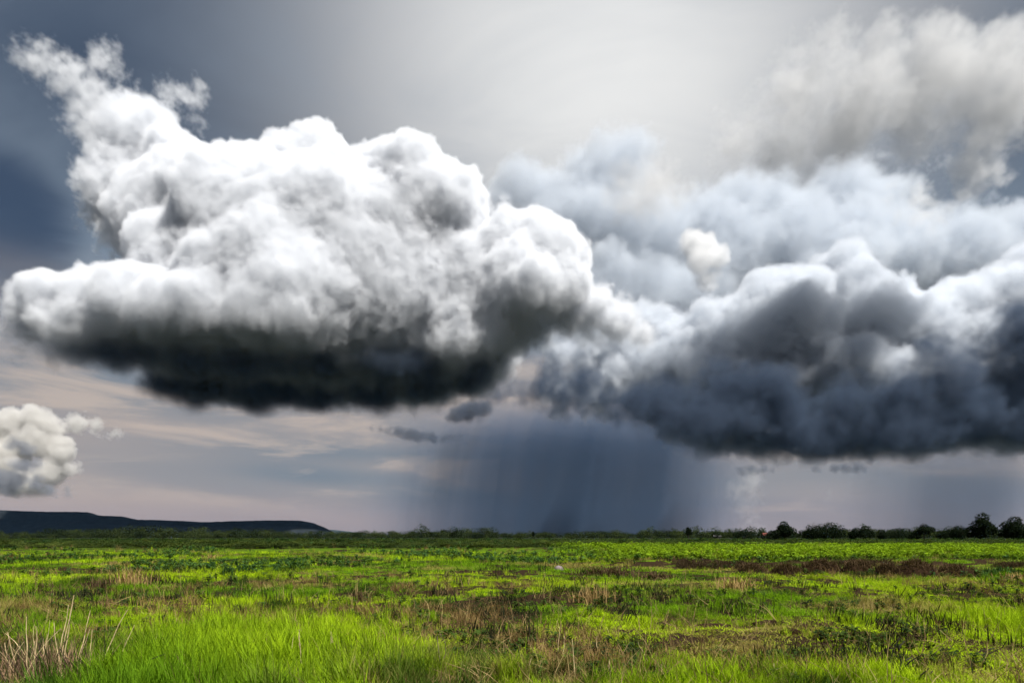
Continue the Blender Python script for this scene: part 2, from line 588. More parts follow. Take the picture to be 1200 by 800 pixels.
def scatter(name, pts, scl, rot, col, variants, label, cat):
    """points (N,3) with size, heading and tint of their own; each carries one prototype"""
    N = len(pts)
    me_ = bpy.data.meshes.new(name)
    me_.vertices.add(N)
    me_.vertices.foreach_set('co', np.asarray(pts, np.float32).ravel())
    names = [ORDER.index(v.name) for v in variants]
    idx = np.array(names)[nrng.integers(0, len(names), N)]
    for nm, ty, dat in (('scl', 'FLOAT_VECTOR', scl), ('rot', 'FLOAT_VECTOR', rot)):
        me_.attributes.new(nm, ty, 'POINT').data.foreach_set('vector', np.asarray(dat, np.float32).ravel())
    me_.attributes.new('idx', 'INT', 'POINT').data.foreach_set('value', idx.astype(np.int32))
    c4 = np.concatenate([np.asarray(col, np.float32), np.ones((N, 1), np.float32)], 1)
    me_.attributes.new('col', 'FLOAT_COLOR', 'POINT').data.foreach_set('color', c4.ravel())
    o = bpy.data.objects.new(name, me_)
    COL.objects.link(o)
    g = bpy.data.node_groups.get('scatter')
    if not g:
        g = bpy.data.node_groups.new('scatter', 'GeometryNodeTree')
        g.interface.new_socket('Geometry', in_out='INPUT', socket_type='NodeSocketGeometry')
        g.interface.new_socket('Geometry', in_out='OUTPUT', socket_type='NodeSocketGeometry')
        t = NT(g)
        gi, go = t.n('NodeGroupInput'), t.n('NodeGroupOutput')
        ci = t.n('GeometryNodeCollectionInfo')
        ci.inputs['Collection'].default_value = protos
        ci.inputs['Separate Children'].default_value = True
        ci.inputs['Reset Children'].default_value = True

        def na(nm, ty):
            nd = t.n('GeometryNodeInputNamedAttribute', data_type=ty)
            nd.inputs['Name'].default_value = nm
            return nd.outputs['Attribute']
        ip = t.n('GeometryNodeInstanceOnPoints')
        t.put(ip.inputs['Points'], gi.outputs[0])
        t.put(ip.inputs['Instance'], ci.outputs[0])
        ip.inputs['Pick Instance'].default_value = True
        t.put(ip.inputs['Instance Index'], na('idx', 'INT'))
        t.put(ip.inputs['Rotation'], na('rot', 'FLOAT_VECTOR'))
        t.put(ip.inputs['Scale'], na('scl', 'FLOAT_VECTOR'))
        t.put(go.inputs[0], ip.outputs[0])
    md = o.modifiers.new('scatter', 'NODES')
    md.node_group = g
    return tag(o, label, cat, kind='stuff')


def field_points(n, y0, y1, power=2.0, wide=0.98):
    """positions over the field, thinning out with distance"""
    u = nrng.random(n)
    a_ = 1 - power
    Y = (y0 ** a_ + u * (y1 ** a_ - y0 ** a_)) ** (1 / a_) if abs(a_) > 1e-6 else y0 * (y1 / y0) ** u
    X = nrng.uniform(-wide, wide, n) * Y
    return X, Y


def finish(X, Y, size, tilt=0.12, zoff=0.0):
    n = len(X)
    pts = np.stack([X, Y, height(X, Y) + zoff], -1)
    s = size * nrng.uniform(0.7, 1.35, n)
    scl = np.stack([s, s, s * nrng.uniform(0.8, 1.25, n)], -1)
    rot = np.stack([nrng.normal(0, tilt, n), nrng.normal(0, tilt, n), nrng.uniform(0, 6.283, n)], -1)
    return pts, scl, rot


def blob(X, Y, px, py, rpx, ry):
    """soft footprint on the field around the ground point under a photo pixel"""
    x0, y0 = on_ground(px, py)
    return np.exp(-(((X - x0) / (rpx / F * y0)) ** 2 + ((Y - y0) / ry) ** 2))


def lerp(a_, b_, t_):
    return np.asarray(a_) + (np.asarray(b_) - np.asarray(a_)) * np.asarray(t_)[..., None]


BRIGHT, GREEN, DEEP, OLIVE, TAN = (0.275, 0.390, 0.010), (0.115, 0.215, 0.008), (0.022, 0.045, 0.009), (0.085, 0.088, 0.018), (0.27, 0.185, 0.075)


def grass_tint(X, Y, dry=0.10):
    a_ = sstep(fbm(X / 5.5, Y / 5.5, 71, 4), 0.36, 0.64)
    c = lerp(np.broadcast_to(GREEN, (len(X), 3)), np.broadcast_to(BRIGHT, (len(X), 3)), a_)
    dk = sstep(0.6 * fbm(X / 2.6, Y / 4.0, 91, 3) + 0.4 * fbm(X / 0.7, Y / 0.8, 95, 2), 0.50, 0.66)
    c = lerp(c, np.broadcast_to(DEEP, c.shape), dk * 0.95)  # dark green clumps that also put shadows between hummocks into the tint
    dr = sstep(fbm(X / 4.0, Y / 4.0, 101, 4) + nrng.normal(0, 0.06, len(X)), 0.66 - dry, 0.80 - dry)
    c = lerp(c, np.broadcast_to(TAN, c.shape), dr * 0.75)
    return c * nrng.uniform(0.72, 1.28, (len(X), 1))


# short grass and moss between the mud patches
X, Y = field_points(120000, 6.5, 70, 2.0)
keep = nrng.random(len(X)) > np.clip(mud_at(X, Y) * 1.1 - 0.02, 0, 0.90)
X, Y = X[keep], Y[keep]
pts, scl, rot = finish(X, Y, 0.9 + Y / 26)
scl[:, 2] *= 0.36 + 0.35 * sstep(Y, 22, 45)
scatter('short_grass', pts, scl, rot, grass_tint(X, Y), V_SHORT, 'low bright green turf between the mud patches', 'grass')
# knee-high grass: lush at the front left, in drifts elsewhere
X, Y = field_points(90000, 6.8, 260, 1.9)
away = 1 - 0.9 * blob(X, Y, 50, 800, 85, 1.5)
lush = away * np.clip(blob(X, Y, 240, 765, 135, 3.2) * 1.4 + blob(X, Y, 380, 790, 120, 1.6) + blob(X, Y, 1165, 728, 60, 3.0) * 0.45 + blob(X, Y, 700, 800, 400, 0.8) * 0.3, 0, 1.4) * (0.35 + 1.1 * sstep(fbm(X / 0.55, Y / 0.5, 141, 2), 0.36, 0.58))
clump = sstep(0.45 * fbm(X / 5, Y / 6, 131, 2) + 0.55 * fbm(X / 0.8, Y / 0.7, 137, 2), 0.55, 0.64)
drift = clump * sstep(Y, 9, 13) * (1 - 0.72 * sstep(X / Y, -0.34, -0.22) * (1 - sstep(Y, 20, 30)))
pk = np.clip(lush + drift, 0, 1)
keep = nrng.random(len(X)) < pk
X, Y, lush = X[keep], Y[keep], lush[keep]
c = grass_tint(X, Y, 0.06)
c = lerp(c, np.broadcast_to((0.085, 0.180, 0.008), c.shape), np.clip(lush, 0, 1) * 0.28)
scatter('grass', *finish(X, Y, (0.50 + 0.50 * np.clip(lush, 0, 1)) * (1 + Y / 70) * nrng.uniform(0.6, 1.35, len(X))), c, V_MID, 'knee high green grass growing in drifts over the field', 'grass')
X, Y = field_points(5200, 6.8, 60, 2.2)
lush = (1 - blob(X, Y, 50, 800, 100, 1.8)) * blob(X, Y, 235, 775, 120, 3.0) + 0.5 * blob(X, Y, 380, 790, 110, 1.2)
keep = nrng.random(len(X)) < np.clip(lush * 1.2, 0, 1)
X, Y = X[keep], Y[keep]
scatter('tall_grass', *finish(X, Y, 0.85), lerp(grass_tint(X, Y, 0.12), np.broadcast_to((0.075, 0.165, 0.010), (len(X), 3)), np.full(len(X), 0.45)), V_TALL, 'tall lush green grass beside the dead shrub', 'grass')
# dead and broken blades lying through the near grass, and dark low weeds
X, Y = field_points(3600, 6.8, 30, 2.0)
keep = nrng.random(len(X)) < 0.25 + 0.6 * sstep(fbm(X / 1.1, Y / 0.9, 211, 3), 0.5, 0.65)
X, Y = X[keep], Y[keep]
c = lerp(np.broadcast_to((0.10, 0.06, 0.03), (len(X), 3)), np.broadcast_to((0.36, 0.27, 0.12), (len(X), 3)), nrng.random(len(X)))
scatter('dead_blades', *finish(X, Y, 0.7 + Y / 60, 0.5), c, V_THIN, 'bent straw coloured dead blades through the near grass', 'dry grass')
X, Y = field_points(5200, 7.5, 30, 1.9)
keep = nrng.random(len(X)) < sstep(fbm(X / 1.4, Y / 1.2, 221, 3), 0.53, 0.66)
X, Y = X[keep], Y[keep]
c = lerp(np.broadcast_to((0.014, 0.026, 0.010), (len(X), 3)), np.broadcast_to((0.060, 0.100, 0.018), (len(X), 3)), nrng.random(len(X)))
scatter('low_weeds', *finish(X, Y, 0.24 + Y / 85, 0.2), c, V_LEAF, 'dark low weeds scattered in the near field', 'weeds')
# dark stubble of burnt reeds in the wet patches
X, Y = field_points(9000, 8.5, 45, 1.7)
cl = sstep(fbm(X / 1.3, Y / 1.6, 151, 3), 0.56, 0.68)
pk = cl * np.clip(mud_at(X, Y) + 0.25 * sstep(X / Y, -0.4, -0.2), 0, 1) + 1.3 * blob(X, Y, 215, 699, 110, 1.6) + 0.8 * blob(X, Y, 60, 700, 60, 2.0)
keep = nrng.random(len(X)) < np.clip(pk, 0, 1)
X, Y = X[keep], Y[keep]
c = np.array((0.018, 0.020, 0.010)) * nrng.uniform(0.5, 2.2, (len(X), 1))
scatter('reed_stubble', *finish(X, Y, 0.85 + Y / 60, 0.22), c, V_STUB, 'dark upright reed stubble in the wet hollows', 'stubble')
# dry grass
X, Y = field_points(9000, 7.5, 180, 1.8)
pk = sstep(fbm(X / 5, Y / 6, 171, 4), 0.57, 0.70)
keep = nrng.random(len(X)) < pk * 0.8
X, Y = X[keep], Y[keep]
c = lerp(np.broadcast_to((0.11, 0.065, 0.03), (len(X), 3)), np.broadcast_to(TAN, (len(X), 3)), nrng.random(len(X)))
scatter('dry_grass', *finish(X, Y, (0.7 + Y / 70), 0.2), c, V_MID, 'tan dry grass scattered through the green field', 'dry grass')
x0 = nrng.uniform(9, 33, 2600)
y0 = 36.6 + nrng.normal(0, 0.6, 2600) + 1.2 * (fbm(x0 / 5, x0 * 0, 45, 2) - 0.5)
keep = nrng.random(2600) < sstep(fbm(x0 / 2.4, y0 / 3, 47, 3), 0.46, 0.58)
X, Y = x0[keep], y0[keep]
c = np.array((0.046, 0.032, 0.019)) * nrng.uniform(0.45, 1.7, (len(X), 1))
scatter('dead_undergrowth', *finish(X, Y, 1.25, 0.3), c, V_MID, 'brown dead undergrowth along the foot of the leafy bank', 'undergrowth')
# broad-leaved weeds: bright on the bank, darker elsewhere
X, Y = field_points(42000, 22, 260, 1.45)
bankz = sstep(X, 3, 9) * sstep(Y, 38, 41) * (1 - sstep(Y, 110, 150))
oth = 0.45 * sstep(fbm(X / 6, Y / 9, 191, 3), 0.55, 0.64) * sstep(Y, 26, 36) + 0.5 * sstep(Y, 110, 160)
keep = nrng.random(len(X)) < np.clip(bankz * 0.95 + oth, 0, 1)
X, Y, bankz = X[keep], Y[keep], bankz[keep]
c = lerp(np.broadcast_to((0.035, 0.075, 0.022), (len(X), 3)), np.broadcast_to((0.150, 0.235, 0.010), (len(X), 3)), np.clip(bankz * 0.9 + nrng.normal(0, 0.15, len(X)), 0, 1))
c = c * lerp(np.full((len(X), 3), 1.0), np.full((len(X), 3), 0.55), sstep(Y, 110, 170)) * nrng.uniform(0.6, 1.4, (len(X), 1))
scatter('leafy_weeds', *finish(X, Y, 0.45 + Y / 130, 0.15), c, V_LEAF, 'broad leaved green weeds along the sunny bank', 'weeds')
# far scrub and the line of woods at the edge of the plain
X, Y = field_points(6000, 95, 430, 1.2, 0.92)
c = lerp(np.broadcast_to((0.020, 0.032, 0.010), (len(X), 3)), np.broadcast_to((0.060, 0.080, 0.016), (len(X), 3)), nrng.random(len(X)) ** 2)
pts, scl, rot = finish(X, Y, 0.8 + 0.5 * nrng.random(len(X)), 0.1)
scl[:, :2] *= 2.2
scl[:, 2] *= 0.5
scatter('scrub', pts, scl, rot, c, V_BUSH, 'low dark scrub across the far field', 'scrub')
n = 2600
Y = nrng.uniform(430, 760, n)
X = nrng.uniform(-0.95, 0.95, n) * Y
hh = 1.8 + 3.4 * sstep(fbm(X / 30, Y / 90, 201, 3), 0.40, 0.66) + 4.5 * nrng.random(n) ** 6
pts, scl, rot = finish(X, Y, 1.0, 0.05)
scl = np.stack([hh * nrng.uniform(0.8, 1.5, n), hh * nrng.uniform(0.8, 1.5, n), hh], -1)
c = lerp(np.broadcast_to((0.014, 0.022, 0.012), (n, 3)), np.broadcast_to((0.040, 0.054, 0.018), (n, 3)), nrng.random(n) ** 1.5)
scatter('treeline', pts, scl, rot, c, V_BUSH, 'dark line of far trees along the whole horizon', 'trees')
print('scatter', time.time() - T_START)

# ------------------------------------------------------------------ single plants and stones of the foreground
def gz(x, y):
    return float(height(x, y))


def stalk_mesh(base, h, lean, ang, r, bend=0.0, rr=R):
    """a thin dry stem, a little crooked"""
    d_ = Vector((math.cos(ang), math.sin(ang), 0))
    pts, rad = [], []
    for i in range(6):
        t_ = i / 5
        p = Vector(base) + d_ * (lean * t_ + bend * t_ * t_) + Vector((rr.gauss(0, .006), rr.gauss(0, .006), 0)) * (i > 0) + Vector((0, 0, h * (t_ - 0.35 * abs(bend) / max(h, .1) * t_ ** 3)))
        pts.append(p)
        rad.append(r * (1 - 0.6 * t_))
    return tube(pts, rad, 4)


def dead_shrub(px, py, label):
    x, y = on_ground(px, py)
    o = empty('dead_shrub', (x, y, gz(x, y)))
    rr = random.Random(31)
    # pale straw stalks: (offset x, height, lean sideways, radius)
    for dx_, h, ln, r in [(-0.02, .62, .16, .0065), (0.04, .70, .22, .006), (0.10, .66, .06, .0065), (0.14, .50, -.10, .006), (0.22, .58, .10, .0055), (0.27, .46, .03, .006), (0.34, .44, .12, .0055),
                          (0.45, .60, .30, .007), (-0.18, .55, -.05, .006), (-0.30, .36, .10, .006), (-0.40, .42, -.16, .006), (-0.52, .38, .14, .006), (0.06, .40, -.22, .0065), (-0.10, .48, .04, .006), (-0.62, .33, -.05, .006), (0.18, .34, .20, .006)]:
        v, f = stalk_mesh((dx_, rr.gauss(0, .10), -.03), h * 1.6, ln, rr.gauss(0, .3), r * 1.3, rr.uniform(-.05, .12), rr)
        mesh_object('stalk', v, f, M_STRAW, o)
    for k in range(60):
        v, f = stalk_mesh((rr.gauss(-.05, .30), rr.gauss(0, .14), -.03), rr.uniform(.35, .85), rr.uniform(.05, .35), rr.choice([0, 3.14]) + rr.gauss(0, .7), rr.uniform(.003, .006), rr.uniform(-.1, .25), rr)
        mesh_object('twig', v, f, M_TWIG if rr.random() < .75 else M_STRAW, o)
    v, f = join([blade((rr.gauss(-0.05, .28), rr.gauss(0, .12), -.02), rr.uniform(.18, .60), rr.uniform(.03, .28), rr.uniform(0, 6.28), .006) for _ in range(750)])
    q = mesh_object('dead_leaves', v, f, M_THATCH, o)
    tag(q, kind='stuff')
    return tag(o, label, 'shrub')


M_THATCH = plain('thatch', (0.24, 0.15, 0.085), var=0.6, scale=14.0)
M_TANBLADE = leafy('tan_blade', False, (0.30, 0.205, 0.085), 0.3, 0.0)
M_BROWNBLADE = leafy('brown_blade', False, (0.075, 0.050, 0.028), 0.2, 0.0)
M_DARKBLADE = leafy('dark_blade', False, (0.022, 0.022, 0.012), 0.2, 0.0)
M_GREENBLADE = leafy('green_bush_leaf', False, (0.030, 0.062, 0.016), 0.3, 0.0)

dead_shrub(62, 796, 'dead shrub with pale straw stalks in the near grass corner')


def grass_tuft(px, py, hpx, wpx, mat, label, n=90, lean=0.4, seed=1, cat='grass tuft', name='dry_grass_tuft', zup=0.0):
    x, y = on_ground(px, py)
    k = y / F
    rr = random.Random(seed)
    H, Wd = hpx * k, wpx * k
    v, f = join([blade((rr.gauss(0, Wd * .22), rr.gauss(0, Wd * .16), -.03), H * rr.uniform(.45, 1.1), H * lean * rr.uniform(.1, 1.3), rr.uniform(0, 6.283), max(.006, .55 * k)) for _ in range(n)])
    o = mesh_object(name, v, f, mat)
    o.location = (x, y, gz(x, y) + zup)
    return tag(o, label, cat)


grass_tuft(152, 688, 27, 46, M_TANBLADE, 'large tan dry grass tuft above the dark reed band', 150, seed=2)
grass_tuft(118, 690, 20, 40, M_BROWNBLADE, 'brown dry grass tuft next to the large tan tuft', 120, seed=3)
grass_tuft(178, 687, 17, 30, M_BROWNBLADE, 'low brown tuft on the other side of the large tan tuft', 80, seed=4)
grass_tuft(50, 690, 12, 40, M_BROWNBLADE, 'low brown tuft in the grass towards the picture edge', 80, seed=5)
grass_tuft(700, 706, 26, 44, M_TANBLADE, 'tan dry grass tuft in the middle of the field below the boulder', 130, seed=6)
grass_tuft(677, 706, 14, 20, M_TANBLADE, 'small tan tuft touching the middle tuft', 50, seed=7)
grass_tuft(862, 692, 20, 46, M_TANBLADE, 'sunlit tan tuft leaning in the green drift below the brown mounds', 130, seed=8, lean=.7)
grass_tuft(424, 706, 20, 26, M_BROWNBLADE, 'reddish brown upright tuft in the middle left of the field', 90, seed=9, lean=.25)
grass_tuft(514, 701, 22, 26, M_DARKBLADE, 'spiky dark tuft beside the reddish brown tuft', 46, seed=10, lean=.8)
grass_tuft(712, 674, 15, 74, M_BROWNBLADE, 'wide brown dry thicket just below the bright leafy bank', 420, seed=11, lean=1.0)
grass_tuft(770, 677, 9, 50, M_BROWNBLADE, 'flat brown thicket trailing from the wide brown thicket', 320, seed=12, lean=1.2)
grass_tuft(1190, 680, 11, 34, M_TANBLADE, 'tan tuft at the end of the brown mounds, by the picture edge', 90, seed=13)
grass_tuft(266, 676, 12, 18, M_GREENBLADE, 'small round dark green bush alone in the bright grass', 120, seed=14, cat='bush', name='green_bush')
grass_tuft(1168, 674, 13, 34, M_GREENBLADE, 'dark green bush at the end of the brown mounds', 140, seed=15, cat='bush', name='green_bush')
grass_tuft(248, 655, 7, 10, M_TANBLADE, 'tiny pale tuft standing alone near the far green', 40, seed=16)
grass_tuft(283, 722, 22, 32, M_DARKBLADE, 'dark dead tuft at the edge of the lush grass', 70, seed=17, lean=.5)
grass_tuft(578, 748, 40, 12, M_DARKBLADE, 'tall dark reed stump cluster in the middle mud', 12, seed=18, lean=.08, cat='reeds', name='dark_reeds')
grass_tuft(622, 746, 38, 22, M_DARKBLADE, 'dense dark reed cluster right of the bent dead stem', 26, seed=19, lean=.1, cat='reeds', name='dark_reeds')
grass_tuft(344, 735, 20, 10, M_DARKBLADE, 'short dark reed cluster by the lush grass', 12, seed=20, lean=.1, cat='reeds', name='dark_reeds')
grass_tuft(480, 735, 24, 12, M_DARKBLADE, 'short dark reed cluster in line with the straw stalks', 12, seed=21, lean=.1, cat='reeds', name='dark_reeds')
grass_tuft(787, 700, 10, 12, M_DARKBLADE, 'pair of dark reed stubs below the tan leaning tuft', 9, seed=22, lean=.1, cat='reeds', name='dark_reeds')

# bent dead stem
x, y = on_ground(512, 790)
o = empty('dead_sprig', (x, y, gz(x, y)))
for pts in ([(0, 0, -.03), (.03, 0, .14), (.11, .01, .30), (.10, .01, .44), (.04, .02, .55), (.01, .02, .53)], [(.02, 0, -.03), (.04, 0, .2), (.02, 0, .36), (.0, .01, .52)], [(0, 0, -.02), (-.05, 0, .12), (-.03, .02, .26)]):
    mesh_object('twig', *tube(pts, [.006 * (1 - .1 * i) for i in range(len(pts))], 5), plain('pale_twig', (.16, .12, .085)), o)
tag(o, 'thin bent dead stem arching over the mud', 'dead stem')

# single straw stalks
STALKS = [
    (340, 778, 34, 5, 'straw stalk rising from the lush grass, leftmost of the nearby stalks'), (355, 790, 62, -6, 'long pale straw stalk at the edge of the lush grass'), (386, 776, 34, 4, 'feathery straw stalk with a tan head in the near grass'),
    (404, 790, 40, 8, 'straw stalk leaning beside the feathery stalk'), (424, 762, 20, 2, 'short straw stalk standing in the near mud edge'), (617, 798, 30, 2, 'straw stalk at the bottom edge below the dark reed cluster'),
    (652, 776, 48, 2, 'tall thin straw stalk, first of the pair in the dark mud'), (659, 774, 36, 3, 'shorter straw stalk, second of the pair in the dark mud'), (674, 797, 52, -2, 'long straw stalk rising from the bottom edge of the field'),
    (700, 768, 26, 0, 'straw stalk beside the long one in the dark mud'), (712, 798, 22, 2, 'short straw stalk at the bottom edge next to the forked one'), (778, 799, 24, -6, 'leaning straw stalk at the bottom edge of the field'),
    (761, 775, 26, -14, 'strongly leaning straw stalk over the dark mud'), (906, 799, 24, 4, 'lone straw stalk at the bottom edge towards the dead branches'), (842, 770, 18, 4, 'thin straw stalk above the short bottom grass'),
    (132, 792, 66, 22, 'long straw stalk leaning away from the dead shrub'), (181, 765, 34, 0, 'thin brown stalk standing in the lush green grass'),
]
for i, (px, py, hp, lp, lab) in enumerate(STALKS):
    x, y = on_ground(px, py)
    k = y / F
    rr = random.Random(100 + i)
    parts = [stalk_mesh((0, 0, -.03), hp * k, lp * k, 0, .0075, rr.uniform(-.03, .05), rr)]
    if i in (2, 1, 7, 10):
        for j in range(14):
            parts.append(blade((lp * k * .75 + rr.gauss(0, .006), rr.gauss(0, .006), hp * k * rr.uniform(.6, .95)), .05, rr.uniform(.01, .03), rr.uniform(0, 6.28), .004))
    o = mesh_object('straw_stalk', *join(parts), M_STRAW)
    o.location = (x, y, gz(x, y))
    tag(o, lab, 'stalk', 'dry straw stalks in the near field')


def lump(name, px, py, wpx, hpx, dpx, mat, label, cat, seed, litter=None, z=0.0):
    """an irregular rounded mass half sunk in the ground"""
    x, y = on_ground(px, py, z)
    k = y / F
    nu, nv = 22, 12
    V, Fc = [], []
    for j in range(nv + 1):
        th = math.pi * j / nv
        for i in range(nu):
            ph = 2 * math.pi * i / nu
            d_ = (math.sin(th) * math.cos(ph), math.sin(th) * math.sin(ph), math.cos(th))
            r = 0.72 + 0.62 * float(fbm(d_[0] * 1.7 + seed * 3.1 + d_[2], d_[1] * 1.7 - seed + d_[2] * 1.3, seed, 4))
            V.append((d_[0] * r * wpx * k * .5, d_[1] * r * dpx * k * .5, d_[2] * r * hpx * k))
    for j in range(nv):
        for i in range(nu):
            i2 = (i + 1) % nu
            Fc.append((j * nu + i, (j + 1) * nu + i, (j + 1) * nu + i2, j * nu + i2))
    if not litter:
        o = mesh_object(name, V, Fc, mat, smooth=True)
    else:
        o = empty(name, (0, 0, 0))
        mesh_object('soil', V, Fc, mat, o, smooth=True)
        rr = random.Random(seed)
        parts = []
        for _ in range(1500):
            v = Vector(V[rr.randrange(nu, len(V) * 6 // 10)]).lerp(Vector(V[rr.randrange(nu, len(V) * 6 // 10)]), rr.uniform(0, .25)) * rr.uniform(.9, 1.02)
            parts.append(blade(v, rr.uniform(.10, .34), rr.uniform(.04, .25), rr.uniform(0, 6.28), .012))
        q = mesh_object('dead_stems', *join(parts), litter, o)
        tag(q, kind='stuff')
    o.location = (x, y, gz(x, y))
    return tag(o, label, cat)


lump('boulder', 655, 668, 11, 6, 8, M_ROCK, 'small grey boulder lying in the bright green field', 'boulder', 4)
for i, (px, py, w, h, lab) in enumerate([
    (1072, 676, 46, 20, 'largest dark brown mound of dead plants below the leafy bank'),
    (962, 671, 40, 15, 'second largest brown mound of dead plants below the leafy bank'),
    (1005, 672, 32, 14, 'brown mound of dead plants between the two larger mounds'),
    (922, 674, 34, 10, 'low brown mound next to the second largest mound'),
    (1040, 674, 26, 10, 'small brown mound touching the largest mound'),
    (1120, 675, 48, 11, 'long low brown mound just beyond the largest mound'),
    (880, 671, 30, 7, 'flat brown mound farthest along the bank from the largest mound'),
]):
    lump('brown_mound', px, py, w * 1.15, h * 0.85, w * 0.7, M_EARTH, lab, 'mound', 20 + i, M_BROWNBLADE)
for i, (px, py, w, h, lab) in enumerate([(927, 747, 24, 7, 'dark mud clod alone in the bright short turf'), (840, 733, 60, 6, 'long dark mud ridge in the open field'), (900, 733, 40, 5, 'dark mud ridge ending beside the long ridge'),
                                         (978, 727, 26, 5, 'small dark mud clod behind the bright turf'), (1020, 772, 40, 8, 'dark mud heap under the dead branches'), (770, 772, 60, 7, 'wide dark mud heap near the bottom grass')]):
    lump('mud_clod', px, py, w, h, w * .6, M_EARTH, lab, 'mud', 50 + i)


def dead_branch(px, py, spec, label):
    """dark twigs lying in the grass: spec = list of point lists in photo px offsets"""
    x, y = on_ground(px, py)
    k = y / F
    o = empty('dead_branch', (x, y, gz(x, y)))
    for i, pts in enumerate(spec):
        P3 = [((a_) * k, (i % 3 - 1) * .05 * j, (b_) * k) for j, (a_, b_) in enumerate(pts)]
        mesh_object('twig', *tube(P3, [.011 * (1 - .13 * j) for j in range(len(P3))], 5), M_CHAR, o)
    return tag(o, label, 'branch')


dead_branch(1052, 795, [[(0, -2), (3, 14), (10, 24), (20, 32)], [(2, 12), (4, 20), (3, 28)], [(9, 22), (18, 25)]], 'thin dark twig curving up in the near grass')
dead_branch(1045, 768, [[(-10, -1), (-4, 10), (0, 18)], [(0, -1), (4, 12), (10, 20)], [(6, -1), (12, 10), (20, 15)], [(12, -1), (6, 9), (-4, 16)], [(-16, 0), (-8, 7), (4, 9)]], 'fan of dark dead twigs on the mud heap')
dead_branch(1150, 766, [[(-30, 0), (-12, 3), (4, 6), (16, 14), (18, 22)], [(-10, 2), (0, 8), (6, 10)], [(0, -1), (10, 8), (22, 10)]], 'long dark dead branch with one end raised')
dead_branch(1078, 799, [[(-4, -2), (-2, 10), (2, 16)], [(4, -2), (6, 12), (10, 17)], [(10, -2), (12, 8), (22, 12)], [(16, -2), (24, 7), (26, 12)]], 'dark broken stump of stems at the bottom edge')
dead_branch(150, 798, [[(-10, -2), (4, 14), (24, 24), (50, 34)], [(0, 8), (-8, 22), (-10, 30)], [(20, 20), (30, 20), (44, 12)]], 'dark bare twig spreading out of the lush near grass')

# ------------------------------------------------------------------ small buildings at the edge of the plain
def house(px, Y, wpx, hpx, wall, roof, label):
    x = (px - 600) / F * Y
    k = Y / F
    w, h, dpt = wpx * k, hpx * k, wpx * k * .7
    o = empty('house', (x, Y, gz(x, Y)))
    wh = h * .6
    V = [(-w / 2, -dpt / 2, -.2), (w / 2, -dpt / 2, -.2), (w / 2, dpt / 2, -.2), (-w / 2, dpt / 2, -.2), (-w / 2, -dpt / 2, wh), (w / 2, -dpt / 2, wh), (w / 2, dpt / 2, wh), (-w / 2, dpt / 2, wh), (-w / 2, 0, h * .97), (w / 2, 0, h * .97)]
    mesh_object('wall', V, [(0, 1, 5, 4), (1, 2, 6, 9, 5), (2, 3, 7, 6), (3, 0, 4, 8, 7)], plain('wall_plaster', wall, var=.15), o)
    e = .35
    V = [(-w / 2 - e, -dpt / 2 - e, wh - .15), (w / 2 + e, -dpt / 2 - e, wh - .15), (w / 2 + e, 0, h), (-w / 2 - e, 0, h), (w / 2 + e, dpt / 2 + e, wh - .15), (-w / 2 - e, dpt / 2 + e, wh - .15)]
    V += [(a_, b_, c_ + .12) for a_, b_, c_ in V]
    mesh_object('roof', V, [(6, 7, 8, 9), (9, 8, 10, 11), (1, 0, 3, 2), (2, 3, 5, 4), (0, 1, 7, 6), (4, 5, 11, 10), (1, 2, 8, 7), (2, 4, 10, 8), (3, 0, 6, 9), (5, 3, 9, 11)], plain('roof_tile', roof, var=.2), o)
    for sx_ in (-.25, .25):
        q = w * sx_
        mesh_object('window', [(q - .5, -dpt / 2 - .03, wh * .35), (q + .5, -dpt / 2 - .03, wh * .35), (q + .5, -dpt / 2 - .03, wh * .75), (q - .5, -dpt / 2 - .03, wh * .75)], [(0, 1, 2, 3)], M_CHAR, o)
    return tag(o, label, 'house')


house(840, 440, 8, 4.5, (.09, .088, .08), (.08, .08, .078), 'tiny low grey house among the far trees near the lone slender tree')
house(898, 425, 8, 7, (.2, .17, .15), (.12, .035, .025), 'small house with red roof beside the smoke')

print('things', time.time() - T_START)

# ------------------------------------------------------------------ clouds: real volumes
rng = np.random.default_rng(11)
NT_SIZE = 160
HAZE = 0.5e-5


def make_tile(cut):
    """tileable fractal noise, zero mean, unit deviation"""
    w = rng.normal(size=(NT_SIZE,) * 3).astype(np.float32)
    f = np.fft.rfftn(w)
    k = np.fft.fftfreq(NT_SIZE) * NT_SIZE
    kr = np.fft.rfftfreq(NT_SIZE) * NT_SIZE
    K = np.sqrt(k[:, None, None] ** 2 + k[None, :, None] ** 2 + kr[None, None, :] ** 2)
    amp = np.where(K < cut, 0, np.maximum(K, 1) ** -2.0)
    t = np.fft.irfftn(f * amp, s=(NT_SIZE,) * 3)
    return (t / t.std()).astype(np.float32)


TILE = make_tile(6.0)
TILE_SOFT = make_tile(2.5)


def tile(n, off, step=(1, 1, 1), src=None):
    ix = [((np.arange(n[i]) * step[i]).astype(int) + off[i]) % NT_SIZE for i in range(3)]
    return (TILE if src is None else src)[np.ix_(*ix)]


def cloud_material(name, color, density, aniso):
    m = bpy.data.materials.new(name)
    m.use_nodes = True
    m.node_tree.nodes.clear()
    t = NT(m.node_tree)
    out = t.n('ShaderNodeOutputMaterial')
    pv = t.n('ShaderNodeVolumePrincipled')
    pv.inputs['Color'].default_value = (*color, 1)
    pv.inputs['Density'].default_value = density
    pv.inputs['Anisotropy'].default_value = aniso
    m.node_tree.links.new(pv.outputs[0], out.inputs['Volume'])
    return m


